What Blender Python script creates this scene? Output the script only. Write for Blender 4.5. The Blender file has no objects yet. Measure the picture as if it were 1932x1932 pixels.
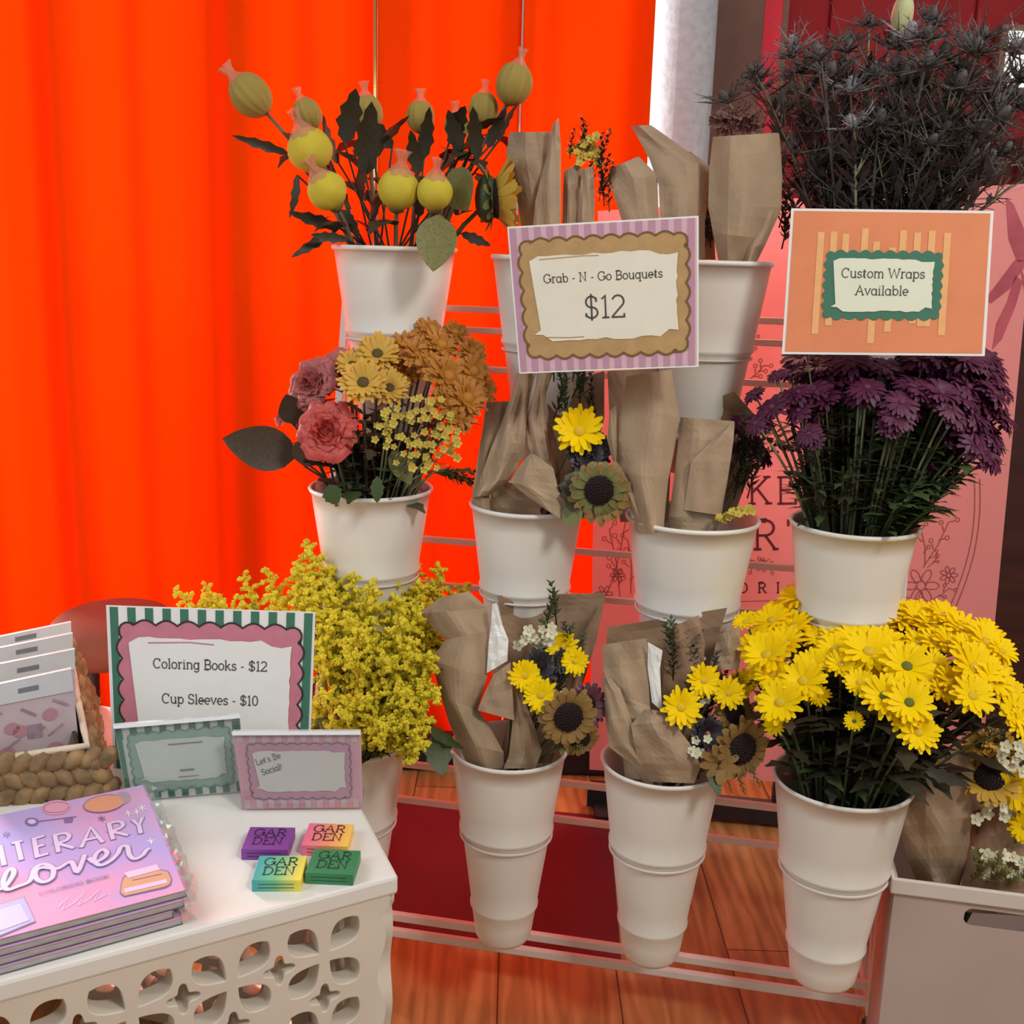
import bpy, math, random
from mathutils import Vector, Matrix, Quaternion
random.seed(7)
rnd = random.random
def U(a, b): return a + (b - a) * rnd()
pi = math.pi
sc = bpy.context.scene
COL = sc.collection

# ------------------------------------------------------------------ camera
H = 1.12; FPX = 2100.0; PITCH = math.radians(13.0); ROLL = math.radians(1.7)
fwd = Vector((0, math.cos(PITCH), -math.sin(PITCH)))
r0 = Vector((1, 0, 0)); u0 = Vector((0, math.sin(PITCH), math.cos(PITCH)))
RT = r0 * math.cos(ROLL) + u0 * math.sin(ROLL)
UP = u0 * math.cos(ROLL) - r0 * math.sin(ROLL)
CAM = Vector((0, 0, H))
cd = bpy.data.cameras.new('camera'); cam = bpy.data.objects.new('camera', cd); COL.objects.link(cam)
cd.sensor_width = 36.0; cd.lens = 36.0 * FPX / 1932.0; cd.clip_start = 0.05
M = Matrix((RT, UP, -fwd)).transposed().to_4x4(); M.translation = CAM
cam.matrix_world = M
sc.camera = cam

# ------------------------------------------------------------------ world, lights, exposure
sc.view_settings.view_transform = 'Standard'
sc.view_settings.look = 'None'
sc.view_settings.exposure = 0.12
sc.view_settings.gamma = 1.0
sc.view_settings.use_curve_mapping = False
w = bpy.data.worlds.new('room_light'); sc.world = w; w.use_nodes = True
w.node_tree.nodes['Background'].inputs[0].default_value = (1.0, 0.94, 0.86, 1)
w.node_tree.nodes['Background'].inputs[1].default_value = 0.30
def area(name, loc, target, size, energy, color):
    l = bpy.data.lights.new(name, 'AREA'); l.shape = 'RECTANGLE'; l.size, l.size_y = size
    l.energy = energy; l.color = color
    o = bpy.data.objects.new(name, l); COL.objects.link(o); o.location = loc
    o.rotation_euler = (Vector(target) - Vector(loc)).to_track_quat('-Z', 'Y').to_euler()
    return o
area('ceiling_lamp', (1.3, -0.5, 2.7), (0.1, 1.5, 0.6), (0.5, 0.5), 34, (1.0, 0.96, 0.90))
area('daylight_left', (-1.9, 0.1, 2.1), (-0.1, 1.3, 0.5), (1.2, 1.2), 20, (0.86, 0.94, 1.0))
area('window_daylight', (-2.3, 3.15, 1.25), (-0.3, 2.36, 1.1), (0.5, 2.2), 330, (1.0, 0.97, 0.90))
area('banner_glow_fill', (0.42, 2.42, 1.1), (0.36, 2.06, .95), (0.35, 1.3), 11, (1.0, 0.42, 0.30))  # added hidden light behind the banner, makes the sheet glow salmon
area('banner_front_fill', (1.9, 0.9, 2.3), (0.75, 2.06, 0.9), (0.5, 0.5), 14, (1.0, 0.92, 0.86))  # added fill light, brightens the banner from the front right
area('column_side_fill', (0.12, 2.62, 1.7), (0.42, 2.66, 1.5), (0.25, 1.4), 4, (0.80, 0.93, 1.0))  # added light beside the column, stands in for daylight on its left

# ------------------------------------------------------------------ pixel helpers (they place points in real depth)
def ray(x, y): return fwd + RT * ((x - 966) / FPX) - UP * ((y - 966) / FPX)
def at(x, y, Y): d = ray(x, y); return CAM + d * (Y / d.y)
def atz(x, y, z): d = ray(x, y); return CAM + d * ((z - H) / d.z)
A0 = atz(750, 1735, .10)
ANG = math.radians(-11.02)
e1 = Vector((math.cos(ANG), math.sin(ANG), 0)); e2 = Vector((-math.sin(ANG), math.cos(ANG), 0)); ez = Vector((0, 0, 1))
def on(x, y, n):
    d = ray(x, y); t = ((A0 - CAM).dot(e2) + n) / d.dot(e2); return CAM + d * t
def loc3(s, n, z): p = A0 + e1 * s + e2 * n; p.z = z; return p
def zfor(X, Y, py):
    lo, hi = -1.0, 3.0
    for _ in range(40):
        m = (lo + hi) / 2; v = Vector((X, Y, m)) - CAM
        y = 966 - FPX * v.dot(UP) / v.dot(fwd)
        if y > py: lo = m
        else: hi = m
    return lo
def lerp(a, b, t): return a + (b - a) * t

# ------------------------------------------------------------------ materials
def lin(c): return tuple(((v / 255) / 12.92 if v / 255 <= .04045 else ((v / 255 + .055) / 1.055) ** 2.4) for v in c)
MATS = {}
def mat(name, rgb, rough=.6, var=.0, scale=30., trans=0., metal=0., spec=.5, bump=0., stretch=None, alpha=1.):
    if name in MATS: return MATS[name]
    m = bpy.data.materials.new(name); m.use_nodes = True; nt = m.node_tree; b = nt.nodes['Principled BSDF']
    c = (*rgb, 1)
    b.inputs['Base Color'].default_value = c; b.inputs['Roughness'].default_value = rough
    b.inputs['Metallic'].default_value = metal; b.inputs['Specular IOR Level'].default_value = spec
    if alpha < 1: b.inputs['Alpha'].default_value = alpha
    if var > 0 or bump > 0:
        tc = nt.nodes.new('ShaderNodeTexCoord'); nz = nt.nodes.new('ShaderNodeTexNoise')
        nz.inputs['Scale'].default_value = scale; nz.inputs['Detail'].default_value = 4
        src = tc.outputs['Object']
        if stretch:
            mp = nt.nodes.new('ShaderNodeMapping'); mp.inputs['Scale'].default_value = stretch
            nt.links.new(src, mp.inputs[0]); src = mp.outputs[0]
        nt.links.new(src, nz.inputs['Vector'])
        if var > 0:
            rp = nt.nodes.new('ShaderNodeValToRGB')
            rp.color_ramp.elements[0].position = .3; rp.color_ramp.elements[1].position = .7
            rp.color_ramp.elements[0].color = (*[v * (1 - var) for v in rgb], 1)
            rp.color_ramp.elements[1].color = (*[min(1, v * (1 + var)) for v in rgb], 1)
            nt.links.new(nz.outputs['Fac'], rp.inputs[0]); nt.links.new(rp.outputs[0], b.inputs['Base Color'])
        if bump > 0:
            bp = nt.nodes.new('ShaderNodeBump'); bp.inputs['Strength'].default_value = bump; bp.inputs['Distance'].default_value = .01
            nt.links.new(nz.outputs['Fac'], bp.inputs['Height']); nt.links.new(bp.outputs[0], b.inputs['Normal'])
    if trans > 0:
        t = nt.nodes.new('ShaderNodeBsdfTranslucent'); t.inputs[0].default_value = c
        mx = nt.nodes.new('ShaderNodeMixShader'); mx.inputs[0].default_value = trans
        out = nt.nodes['Material Output']
        nt.links.new(b.outputs[0], mx.inputs[1]); nt.links.new(t.outputs[0], mx.inputs[2]); nt.links.new(mx.outputs[0], out.inputs[0])
    MATS[name] = m; return m
def clear_mat(name, tint=(.97, .98, .98), gloss=.10, rough=.05):
    m = bpy.data.materials.new(name); m.use_nodes = True; nt = m.node_tree; nt.nodes.remove(nt.nodes['Principled BSDF'])
    tr = nt.nodes.new('ShaderNodeBsdfTransparent'); tr.inputs[0].default_value = (*tint, 1)
    gl = nt.nodes.new('ShaderNodeBsdfGlossy'); gl.inputs[1].default_value = rough
    mx = nt.nodes.new('ShaderNodeMixShader'); mx.inputs[0].default_value = gloss
    nt.links.new(tr.outputs[0], mx.inputs[1]); nt.links.new(gl.outputs[0], mx.inputs[2]); nt.links.new(mx.outputs[0], nt.nodes['Material Output'].inputs[0])
    return m
def gradient_mat(name, stops, axis, lo, hi, rough=.45):
    m = bpy.data.materials.new(name); m.use_nodes = True; nt = m.node_tree; b = nt.nodes['Principled BSDF']; b.inputs['Roughness'].default_value = rough
    tc = nt.nodes.new('ShaderNodeTexCoord'); sp = nt.nodes.new('ShaderNodeSeparateXYZ'); mr = nt.nodes.new('ShaderNodeMapRange'); rp = nt.nodes.new('ShaderNodeValToRGB')
    mr.inputs[1].default_value = lo; mr.inputs[2].default_value = hi
    nt.links.new(tc.outputs['Object'], sp.inputs[0]); nt.links.new(sp.outputs[axis], mr.inputs[0]); nt.links.new(mr.outputs[0], rp.inputs[0])
    e = rp.color_ramp.elements
    e[0].position, e[0].color = stops[0][0], (*lin(stops[0][1]), 1); e[1].position, e[1].color = stops[-1][0], (*lin(stops[-1][1]), 1)
    for p, c in stops[1:-1]:
        k = e.new(p); k.color = (*lin(c), 1)
    nt.links.new(rp.outputs[0], b.inputs['Base Color']); return m

WHITE = mat('white_enamel', (.80, .78, .72), .38, .03, 8)
RACKW = mat('white_rack_metal', (.72, .66, .62), .35, .03, 20)
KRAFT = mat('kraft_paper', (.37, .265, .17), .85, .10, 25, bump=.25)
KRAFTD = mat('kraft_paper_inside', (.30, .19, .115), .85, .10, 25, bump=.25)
TISSUE = mat('white_tissue', (.85, .86, .84), .8, .03, 30)
STEM = mat('stem_green', (.075, .09, .035), .6, .25, 40)
STEMD = mat('stem_dark', (.035, .035, .018), .6, .25, 40)
STEML = mat('stem_grey_green', (.20, .22, .12), .6, .25, 40)
LEAFM = mat('leaf_green', (.055, .085, .028), .5, .35, 30, trans=.15)
LEAFD = mat('leaf_dark', (.034, .029, .015), .5, .35, 30)
LEAFB = mat('leaf_brown', (.060, .038, .022), .5, .3, 30)
LEAFO = mat('leaf_olive', (.17, .17, .05), .55, .3, 30, trans=.15)
YEL = mat('daisy_yellow', (.98, .69, .0), .6, .08, 60, trans=.2, spec=.15)
YELC = mat('daisy_centre', (.66, .46, .02), .8, .3, 300)
PUR = mat('mum_purple', (.088, .010, .045), .55, .35, 60, trans=.10)
PURC = mat('mum_purple_centre', (.12, .03, .06), .8, .3, 200)
ORA = mat('mum_bronze', (.50, .20, .022), .6, .3, 60, trans=.12)
AMB = mat('mum_amber', (.66, .40, .06), .6, .2, 60, trans=.12)
BRC = mat('mum_brown_centre', (.10, .065, .015), .8, .3, 200)
ROSE = mat('rose_coral', (.60, .090, .075), .5, .25, 40, trans=.15)
ROSEP = mat('rose_dusty', (.46, .125, .115), .5, .25, 40, trans=.15)
GOLD = mat('goldenrod_yellow', (.74, .62, .024), .7, .35, 90, trans=.1)
GOLDS = mat('goldenrod_green', (.25, .26, .03), .7, .3, 60)
BUDY = mat('bud_yellow', (.58, .47, .035), .75, .2, 80, bump=.3)
BUDG = mat('bud_olive', (.34, .245, .05), .75, .25, 80, bump=.3)
NET = mat('pale_net', (.66, .28, .17), .7, .1, 100, alpha=.5)
SUNP = mat('sunflower_amber', (.62, .38, .055), .55, .25, 50, trans=.15)
SUNPB = mat('sunflower_bronze', (.28, .17, .05), .55, .35, 50, trans=.1)
SUNC = mat('sunflower_centre', (.030, .014, .014), .95, .4, 300, bump=.6)
BLACKP = mat('black_petal', (.022, .018, .024), .5, .3, 60)
WHP = mat('white_petal', (.62, .60, .42), .6, .1, 60)
WAXY = mat('waxflower_yellow', (.55, .42, .06), .6, .2, 60)
THI = mat('thistle_grey', (.070, .060, .058), .65, .45, 40)
THIL = mat('thistle_silver', (.22, .22, .24), .6, .35, 60)
THIS = mat('thistle_stem', (.085, .070, .050), .65, .35, 40)
DUSTY = mat('dusty_red_flower', (.17, .075, .06), .8, .3, 60)

# ------------------------------------------------------------------ mesh builder
ORG = {None: Vector((0, 0, 0))}
class MB:
    def __init__(s): s.v = []; s.f = []; s.m = []
    def add(s, vs, fs, mi=0):
        k = len(s.v); s.v += [Vector(p) for p in vs]; s.f += [tuple(i + k for i in f) for f in fs]; s.m += [mi] * len(fs)
    def quad(s, a, b, c, d, mi=0): s.add([a, b, c, d], [(0, 1, 2, 3)], mi)
    def box(s, o, ax, ay, az, mi=0):           # o corner, three edge vectors
        o, ax, ay, az = map(Vector, (o, ax, ay, az))
        vs = [o, o + ax, o + ax + ay, o + ay]; vs += [p + az for p in vs]
        s.add(vs, [(3, 2, 1, 0), (4, 5, 6, 7), (0, 1, 5, 4), (1, 2, 6, 5), (2, 3, 7, 6), (3, 0, 4, 7)], mi)
    def bar(s, a, b, w, h, mi=0, up=None):      # square bar a->b
        a, b = Vector(a), Vector(b); d = (b - a).normalized(); up = Vector(up) if up else (ez if abs(d.z) < .9 else e2)
        x = d.cross(up).normalized(); y = x.cross(d).normalized()
        s.box(a - x * w / 2 - y * h / 2, x * w, y * h, b - a, mi)
    def tube(s, pts, rad, seg=6, mi=0, caps=True):
        pts = [Vector(p) for p in pts]; n = len(pts)
        rs = rad if isinstance(rad, (list, tuple)) else [rad] * n
        vs = []; fs = []; prev = None
        for i, p in enumerate(pts):
            d = (pts[min(i + 1, n - 1)] - pts[max(i - 1, 0)]).normalized()
            x = d.cross(Vector((.3, .2, 1)) if abs(d.z) < .9 else Vector((1, .1, 0))).normalized() if prev is None else (prev - d * prev.dot(d)).normalized()
            prev = x; y = d.cross(x)
            for k in range(seg):
                a = 2 * pi * k / seg; vs.append(p + (x * math.cos(a) + y * math.sin(a)) * rs[i])
        for i in range(n - 1):
            for k in range(seg):
                k2 = (k + 1) % seg; fs.append((i * seg + k, i * seg + k2, (i + 1) * seg + k2, (i + 1) * seg + k))
        if caps: fs.append(tuple(range(seg))[::-1]); fs.append(tuple((n - 1) * seg + k for k in range(seg)))
        s.add(vs, fs, mi)
    def lathe(s, c, prof, seg=40, mi=0, closed=False):
        c = Vector(c); vs = []; fs = []; n = len(prof)
        for r, z in prof:
            for k in range(seg):
                a = 2 * pi * k / seg; vs.append(c + Vector((r * math.cos(a), r * math.sin(a), z)))
        for i in range(n - 1):
            for k in range(seg):
                k2 = (k + 1) % seg; fs.append((i * seg + k, i * seg + k2, (i + 1) * seg + k2, (i + 1) * seg + k))
        if closed: fs.append(tuple(range(seg))[::-1]); fs.append(tuple((n - 1) * seg + k for k in range(seg)))
        s.add(vs, fs, mi)
    def ell(s, c, rx, ry, rz, rot=None, mi=0, seg=8, rings=5):
        c = Vector(c); vs = []; fs = []
        for i in range(1, rings):
            t = pi * i / rings
            for k in range(seg):
                a = 2 * pi * k / seg; vs.append(Vector((rx * math.sin(t) * math.cos(a), ry * math.sin(t) * math.sin(a), rz * math.cos(t))))
        top = len(vs); vs += [Vector((0, 0, rz)), Vector((0, 0, -rz))]
        for i in range(rings - 2):
            for k in range(seg):
                k2 = (k + 1) % seg; fs.append((i * seg + k, (i + 1) * seg + k, (i + 1) * seg + k2, i * seg + k2))
        for k in range(seg):
            k2 = (k + 1) % seg; fs.append((top, k, k2)); fs.append((top + 1, (rings - 2) * seg + k2, (rings - 2) * seg + k))
        if rot: vs = [rot @ v for v in vs]
        s.add([c + v for v in vs], fs, mi)
    def grid(s, P, nu, nv, mi=0, thick=None):  # P(i,j)->Vector, optional thickness vector
        vs = [Vector(P(i, j)) for j in range(nv) for i in range(nu)]; fs = []
        for j in range(nv - 1):
            for i in range(nu - 1): fs.append((j * nu + i, j * nu + i + 1, (j + 1) * nu + i + 1, (j + 1) * nu + i))
        if thick is not None:
            N = len(vs); th = Vector(thick); vs += [v + th for v in vs]
            fs += [tuple(k + N for k in f[::-1]) for f in fs]
            edge = [i for i in range(nu)] + [j * nu + nu - 1 for j in range(1, nv)] + [(nv - 1) * nu + i for i in range(nu - 2, -1, -1)] + [j * nu for j in range(nv - 2, 0, -1)]
            for k in range(len(edge)):
                a, b = edge[k], edge[(k + 1) % len(edge)]; fs.append((a, a + N, b + N, b))
        s.add(vs, fs, mi)
    def mesh(s, name, mats, org=Vector((0, 0, 0)), smooth=True):
        me = bpy.data.meshes.new(name); me.from_pydata([tuple(p - org) for p in s.v], [], s.f)
        mats = mats if isinstance(mats, (list, tuple)) else [mats]
        for m in mats: me.materials.append(m)
        if len(mats) > 1: me.polygons.foreach_set('material_index', s.m)
        me.polygons.foreach_set('use_smooth', [smooth] * len(me.polygons)); me.update(); return me
    def build(s, name, mats, parent=None, org=None, smooth=False, bevel=0):
        po = ORG[parent]; o3 = po if (parent is not None or org is None) else Vector(org)
        me = s.mesh(name, mats, o3, smooth); o = bpy.data.objects.new(name, me); COL.objects.link(o)
        if parent is not None: o.parent = parent
        else: o.location = o3
        ORG[o] = o3
        if bevel:
            b = o.modifiers.new('b', 'BEVEL'); b.width = bevel; b.segments = 2; b.limit_method = 'ANGLE'
        return o
def tag(o, label, cat, group=None):
    o['label'] = label; o['category'] = cat
    if group: o['group'] = group
    return o
def thing(name, loc, label, cat, group=None):
    o = bpy.data.objects.new(name, None); o.empty_display_size = .02; COL.objects.link(o); o.location = loc; ORG[o] = Vector(loc)
    return tag(o, label, cat, group)
def struct(o): o['kind'] = 'structure'; return o
def place(name, me, parent, pos, direction=None, scale=1., spin=0., q=None):
    """a shared mesh (built round its own origin, facing +Z) as a part of a thing"""
    o = bpy.data.objects.new(name, me); COL.objects.link(o); o.parent = parent
    o.location = Vector(pos) - ORG[parent]; ORG[o] = Vector(pos)
    if q is None:
        q = Vector(direction).normalized().to_track_quat('Z', 'Y') if direction is not None else Quaternion()
        q = q @ Quaternion((0, 0, 1), spin)
    o.rotation_mode = 'QUATERNION'; o.rotation_quaternion = q; o.scale = (scale,) * 3 if not isinstance(scale, (tuple, list)) else scale
    return o
def sub(name, me, parent_obj):                # sub-part sharing its parent's frame
    o = bpy.data.objects.new(name, me); COL.objects.link(o); o.parent = parent_obj; return o

# ------------------------------------------------------------------ setting
def wood_mat():
    m = bpy.data.materials.new('wood_floor'); m.use_nodes = True; nt = m.node_tree; b = nt.nodes['Principled BSDF']
    tc = nt.nodes.new('ShaderNodeTexCoord'); mp = nt.nodes.new('ShaderNodeMapping'); mp.inputs['Scale'].default_value = (9, 1.1, 1)
    nz = nt.nodes.new('ShaderNodeTexNoise'); nz.inputs['Scale'].default_value = 3; nz.inputs['Detail'].default_value = 6; nz.inputs['Distortion'].default_value = 1.2
    wv = nt.nodes.new('ShaderNodeTexWave'); wv.wave_type = 'BANDS'; wv.bands_direction = 'X'; wv.inputs['Scale'].default_value = 1.3; wv.inputs['Distortion'].default_value = 12; wv.inputs['Detail'].default_value = 3; wv.inputs['Detail Scale'].default_value = 1.4
    mx = nt.nodes.new('ShaderNodeMix'); mx.data_type = 'FLOAT'; mx.inputs[0].default_value = .22
    rp = nt.nodes.new('ShaderNodeValToRGB'); e = rp.color_ramp.elements
    e[0].position = .22; e[0].color = (.27, .115, .034, 1); e[1].position = .78; e[1].color = (.58, .30, .11, 1)
    bk = nt.nodes.new('ShaderNodeTexBrick'); bk.inputs['Scale'].default_value = 1; bk.inputs['Brick Width'].default_value = 1.1; bk.inputs['Row Height'].default_value = .19
    bk.inputs['Mortar Size'].default_value = .0012; bk.inputs['Color1'].default_value = (1, 1, 1, 1); bk.inputs['Color2'].default_value = (.80, .80, .80, 1); bk.inputs['Mortar'].default_value = (.15, .15, .15, 1)
    mp2 = nt.nodes.new('ShaderNodeMapping'); mp2.inputs['Rotation'].default_value = (0, 0, pi / 2)
    ml = nt.nodes.new('ShaderNodeMix'); ml.data_type = 'RGBA'; ml.blend_type = 'MULTIPLY'; ml.inputs[0].default_value = 1
    L = nt.links.new
    L(tc.outputs['Object'], mp.inputs[0]); L(mp.outputs[0], nz.inputs['Vector']); L(mp.outputs[0], wv.inputs['Vector'])
    L(nz.outputs['Fac'], mx.inputs[2]); L(wv.outputs['Fac'], mx.inputs[3]); L(mx.outputs[0], rp.inputs[0])
    L(tc.outputs['Object'], mp2.inputs[0]); L(mp2.outputs[0], bk.inputs['Vector'])
    L(rp.outputs[0], ml.inputs[6]); L(bk.outputs['Color'], ml.inputs[7]); L(ml.outputs[2], b.inputs['Base Color'])
    b.inputs['Roughness'].default_value = .32
    return m
mb = MB(); mb.box((-2.6, -1.2, -.05), (5.2, 0, 0), (0, 4.9, 0), (0, 0, .05)); struct(mb.build('floor', wood_mat()))

WALLM = mat('cream_wall', (.62, .55, .47), .8, .05, 6)
mb = MB()     # back wall with the window opening the curtains hang in front of
mb.box((-2.6, 3.2, 0), (.45, 0, 0), (0, .1, 0), (0, 0, 2.8)); mb.box((.28, 3.2, 0), (2.32, 0, 0), (0, .1, 0), (0, 0, 2.8))
mb.box((-2.15, 3.2, 0), (2.43, 0, 0), (0, .1, 0), (0, 0, .12)); mb.box((-2.15, 3.2, 2.5), (2.43, 0, 0), (0, .1, 0), (0, 0, .3))
struct(mb.build('wall_back', WALLM))
mb = MB()
for x in (-2.15, -1.35, -.55, .24): mb.box((x, 3.19, .12), (.04, 0, 0), (0, .06, 0), (0, 0, 2.38))
for z in (.12, 1.6, 2.46): mb.box((-2.15, 3.19, z), (2.43, 0, 0), (0, .06, 0), (0, 0, .04))
wn = struct(mb.build('window_1', WHITE))
mb = MB(); mb.box((-2.13, 3.22, .14), (2.39, 0, 0), (0, .004, 0), (0, 0, 2.34)); mb.build('pane', clear_mat('window_glass', gloss=.03), wn)

# dark red wall and door to the right, behind the banner
REDW = mat('dark_red_wall', (.21, .012, .016), .7, .12, 5, spec=.15); REDF = mat('red_door_frame', (.55, .022, .045), .6, .06, 8, spec=.2); REDS = mat('door_edge_brown', (.13, .05, .025), .6, .1, 20)
p0 = at(1440, 200, 2.78).x
mb = MB(); mb.box((p0 + .02, 2.84, 0), (2.6 - p0 - .02, 0, 0), (0, .08, 0), (0, 0, 2.8)); mb.box((2.52, .9, 0), (.08, 0, 0), (0, 1.94, 0), (0, 0, 2.8)); struct(mb.build('wall_right', REDW))
xa, xb = at(1426, 30, 2.8).x, at(1470, 30, 2.8).x
mb = MB(); mb.box((xa, 2.76, 0), (xb - xa, 0, 0), (0, .08, 0), (0, 0, 2.3)); mb.box((xa, 2.76, 2.3), (.95, 0, 0), (0, .08, 0), (0, 0, .07)); mb.box((xa + .88, 2.76, 0), (.07, 0, 0), (0, .08, 0), (0, 0, 2.3))
dr = struct(mb.build('door_1', REDF, bevel=.004))
mb = MB(); mb.box((xb, 2.79, 0), (.02, 0, 0), (0, .04, 0), (0, 0, 2.3)); mb.build('door_stop', REDS, dr)
mb = MB(); mb.box((xb + .02, 2.81, 0), (.80, 0, 0), (0, .03, 0), (0, 0, 2.3))
for z0, z1 in ((.15, .95), (1.1, 2.15)):
    for x0 in (.12, .46): mb.box((xb + x0, 2.798, z0), (.27, 0, 0), (0, .014, 0), (0, 0, z1 - z0))
mb.build('door_panel', REDW, dr, bevel=.004)
pw0, pw1 = at(1890, 165, 2.74), at(1935, 60, 2.74)
mb = MB(); mb.box((pw0.x - .015, 2.74, pw0.z - .015), (.16, 0, 0), (0, .035, 0), (0, 0, pw1.z - pw0.z + .03)); wv = struct(mb.build('window_2', REDS))
GLW = bpy.data.materials.new('daylit_window'); GLW.use_nodes = True; b = GLW.node_tree.nodes['Principled BSDF']; b.inputs['Base Color'].default_value = (.8, .85, .9, 1); b.inputs['Emission Color'].default_value = (.85, .93, 1, 1); b.inputs['Emission Strength'].default_value = .8
mb = MB(); mb.box((pw0.x, 2.732, pw0.z), (.13, 0, 0), (0, .01, 0), (0, 0, pw1.z - pw0.z)); mb.build('pane', GLW, wv)
# round column, white, lit by the added light at its left
cx0, cx1 = at(1222, 150, 2.62).x, at(1345, 150, 2.62).x
mb = MB(); rr = (cx1 - cx0) / 2; mb.lathe(((cx0 + cx1) / 2, 2.62, 0), [(rr + .02, 0), (rr + .02, .12), (rr, .14), (rr, 2.8)], 48, closed=True)
struct(tag(mb.build('column', mat('painted_column', (.36, .38, .40), .5, .12, 60, bump=.2, spec=.2), smooth=True), 'round painted column at the right edge of the orange curtain', 'column'))

mb = MB(); xa_, xb_ = at(1325, 150, 2.70).x, at(1434, 150, 2.70).x; mb.box((xa_, 2.70, 0), (xb_ - xa_, 0, 0), (0, .10, 0), (0, 0, 2.8)); struct(mb.build('trim_1', mat('brown_upright', (.11, .06, .045), .6, .2, 8, spec=.2), bevel=.005))  # plain dark brown upright slab right of the column
# ------------------------------------------------------------------ curtains and brass pole
CURT = mat('orange_curtain_cloth', (1.0, .112, .0), .9, .0, trans=.6, spec=.1)
def curtain(x0, x1, Y, label, ph, name='curtain'):
    mb = MB(); N = int((x1 - x0) / .006); rs = random.Random(ph)
    fr = [(U(15, 21), U(0, 6), .030), (U(30, 40), U(0, 6), .014), (U(60, 80), U(0, 6), .004)]
    def P(i, j):
        x = x0 + (x1 - x0) * i / (N - 1); z = .025 + 2.3 * (1 - j / 15); k = .75 + .35 * (1 - z / 2.3)
        y = Y + sum(a * k * math.sin(f * x + p + .15 * math.sin(2.2 * z)) for f, p, a in fr)
        return Vector((x, y, z))
    mb.grid(P, N, 16, thick=(0, .0015, 0))
    return tag(mb.build(name, CURT, smooth=True, org=((x0 + x1) / 2, Y, .02)), label, 'curtain')
YC = 2.36
xs = [at(x, 300, YC).x for x in (-420, 703, 715, 977, 980, 1223)]
curtain(xs[0], xs[1], YC, 'wide bright orange curtain panel filling the left side', 1)
curtain(xs[2], xs[3], YC, 'narrow orange curtain panel behind the netted yellow buds, right of the brass pole', 2)
curtain(xs[4], xs[5], YC + .015, 'orange curtain panel beside the pale round column', 3)
BRASS = mat('polished_brass', (.75, .50, .18), .18, 0, metal=1.)
px = (xs[1] + xs[2]) / 2
pl = thing('brass_pole', (px, YC - .01, 0), 'thin shiny brass pole in the gap between two orange curtains', 'pole')
mb = MB(); mb.tube([(px, YC - .01, .01), (px, YC - .01, 2.4)], .0055, 12); mb.build('rod', BRASS, pl, smooth=True)
mb = MB(); mb.lathe((px, YC - .01, 0), [(.05, 0), (.05, .008), (.012, .014), (.008, .03)], 24, closed=True); mb.build('base_plate', BRASS, pl, smooth=True)
DARKM = mat('black_vinyl', (.012, .012, .018), .5, .2, 30)
q0 = at(700, 1502, 2.27); q1 = at(1146, 1518, 2.27)
mb = MB(); mb.box((q0.x - .4, 2.27, .001), (q1.x - q0.x + .4, 0, 0), (0, .06, 0), (0, 0, .075))
tag(mb.build('floor_box', DARKM, org=(q0.x, 2.3, 0), bevel=.008), 'long low black box lying on the floor along the curtain foot', 'box')
MAROON = mat('maroon_patch', (.125, .006, .016), .55, .10, 12)
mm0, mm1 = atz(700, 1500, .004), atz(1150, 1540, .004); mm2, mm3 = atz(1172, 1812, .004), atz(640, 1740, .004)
mb = MB(); a = [mm0, mm1, mm2, mm3]; mb.add([Vector((p.x, p.y, .0005)) for p in a] + [Vector((p.x, p.y, .004)) for p in a], [(3, 2, 1, 0), (4, 5, 6, 7), (0, 1, 5, 4), (1, 2, 6, 5), (2, 3, 7, 6), (3, 0, 4, 7)])  # thin flat maroon slab lying on the floor
tag(mb.build('floor_patch', MAROON, org=tuple((mm0 + mm2) / 2)), 'flat dark maroon mat on the floor under the flower stand', 'mat')
# dark wood cabinet at the far right
CABW = mat('dark_walnut', (.040, .012, .010), .4, .3, 6, stretch=(1, 1, 8))
c0 = at(1872, 800, 2.5).x
cb = thing('cabinet', (c0 + .3, 2.62, 0), 'tall dark brown wooden cabinet at the right edge behind the pink banner', 'cabinet')
zt = at(1900, 268, 2.5).z
mb = MB(); mb.box((c0, 2.5, .02), (.6, 0, 0), (0, .22, 0), (0, 0, zt - .02)); mb.build('body', CABW, cb, bevel=.006)
mb = MB(); mb.box((c0 + .03, 2.485, .10), (.27, 0, 0), (0, .015, 0), (0, 0, zt - .16)); d_ = mb.build('door', CABW, cb, bevel=.005)
mb = MB(); mb.ell((c0 + .27, 2.475, .7), .012, .012, .012); mb.build('knob', BRASS, d_, smooth=True)
mb = MB(); mb.box((c0 - .01, 2.48, zt - .01), (.62, 0, 0), (0, .25, 0), (0, 0, .025)); mb.build('cornice', CABW, cb, bevel=.006)
# chair back behind basket
CHR = mat('red_brown_leather', (.26, .07, .04), .85, .1, 12)
cs = at(215, 1196, 1.95); ch = thing('padded_stool', (cs.x, cs.y, 0), 'reddish brown padded stool with rounded top behind the woven basket', 'stool')
mb = MB(); hw = (at(330, 1200, 1.95).x - at(98, 1200, 1.95).x) / 2; vs = []; fs = []
for i in range(13):
    a0 = pi * (i / 12 - .5)
    for k in range(40):
        a = 2 * pi * k / 40; r = math.cos(a0) ** .45 if abs(a0) < 1.57 else 0.0; vs.append((cs.x + hw * r * math.cos(a), cs.y + .13 * r * math.sin(a), cs.z + .045 * (1 if a0 > 0 else -1) * abs(math.sin(a0)) ** .8))
for i in range(12):
    for k in range(40): fs.append((i * 40 + k, i * 40 + (k + 1) % 40, (i + 1) * 40 + (k + 1) % 40, (i + 1) * 40 + k))
mb.add(vs, fs); mb.build('cushion', CHR, ch, smooth=True)
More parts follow.
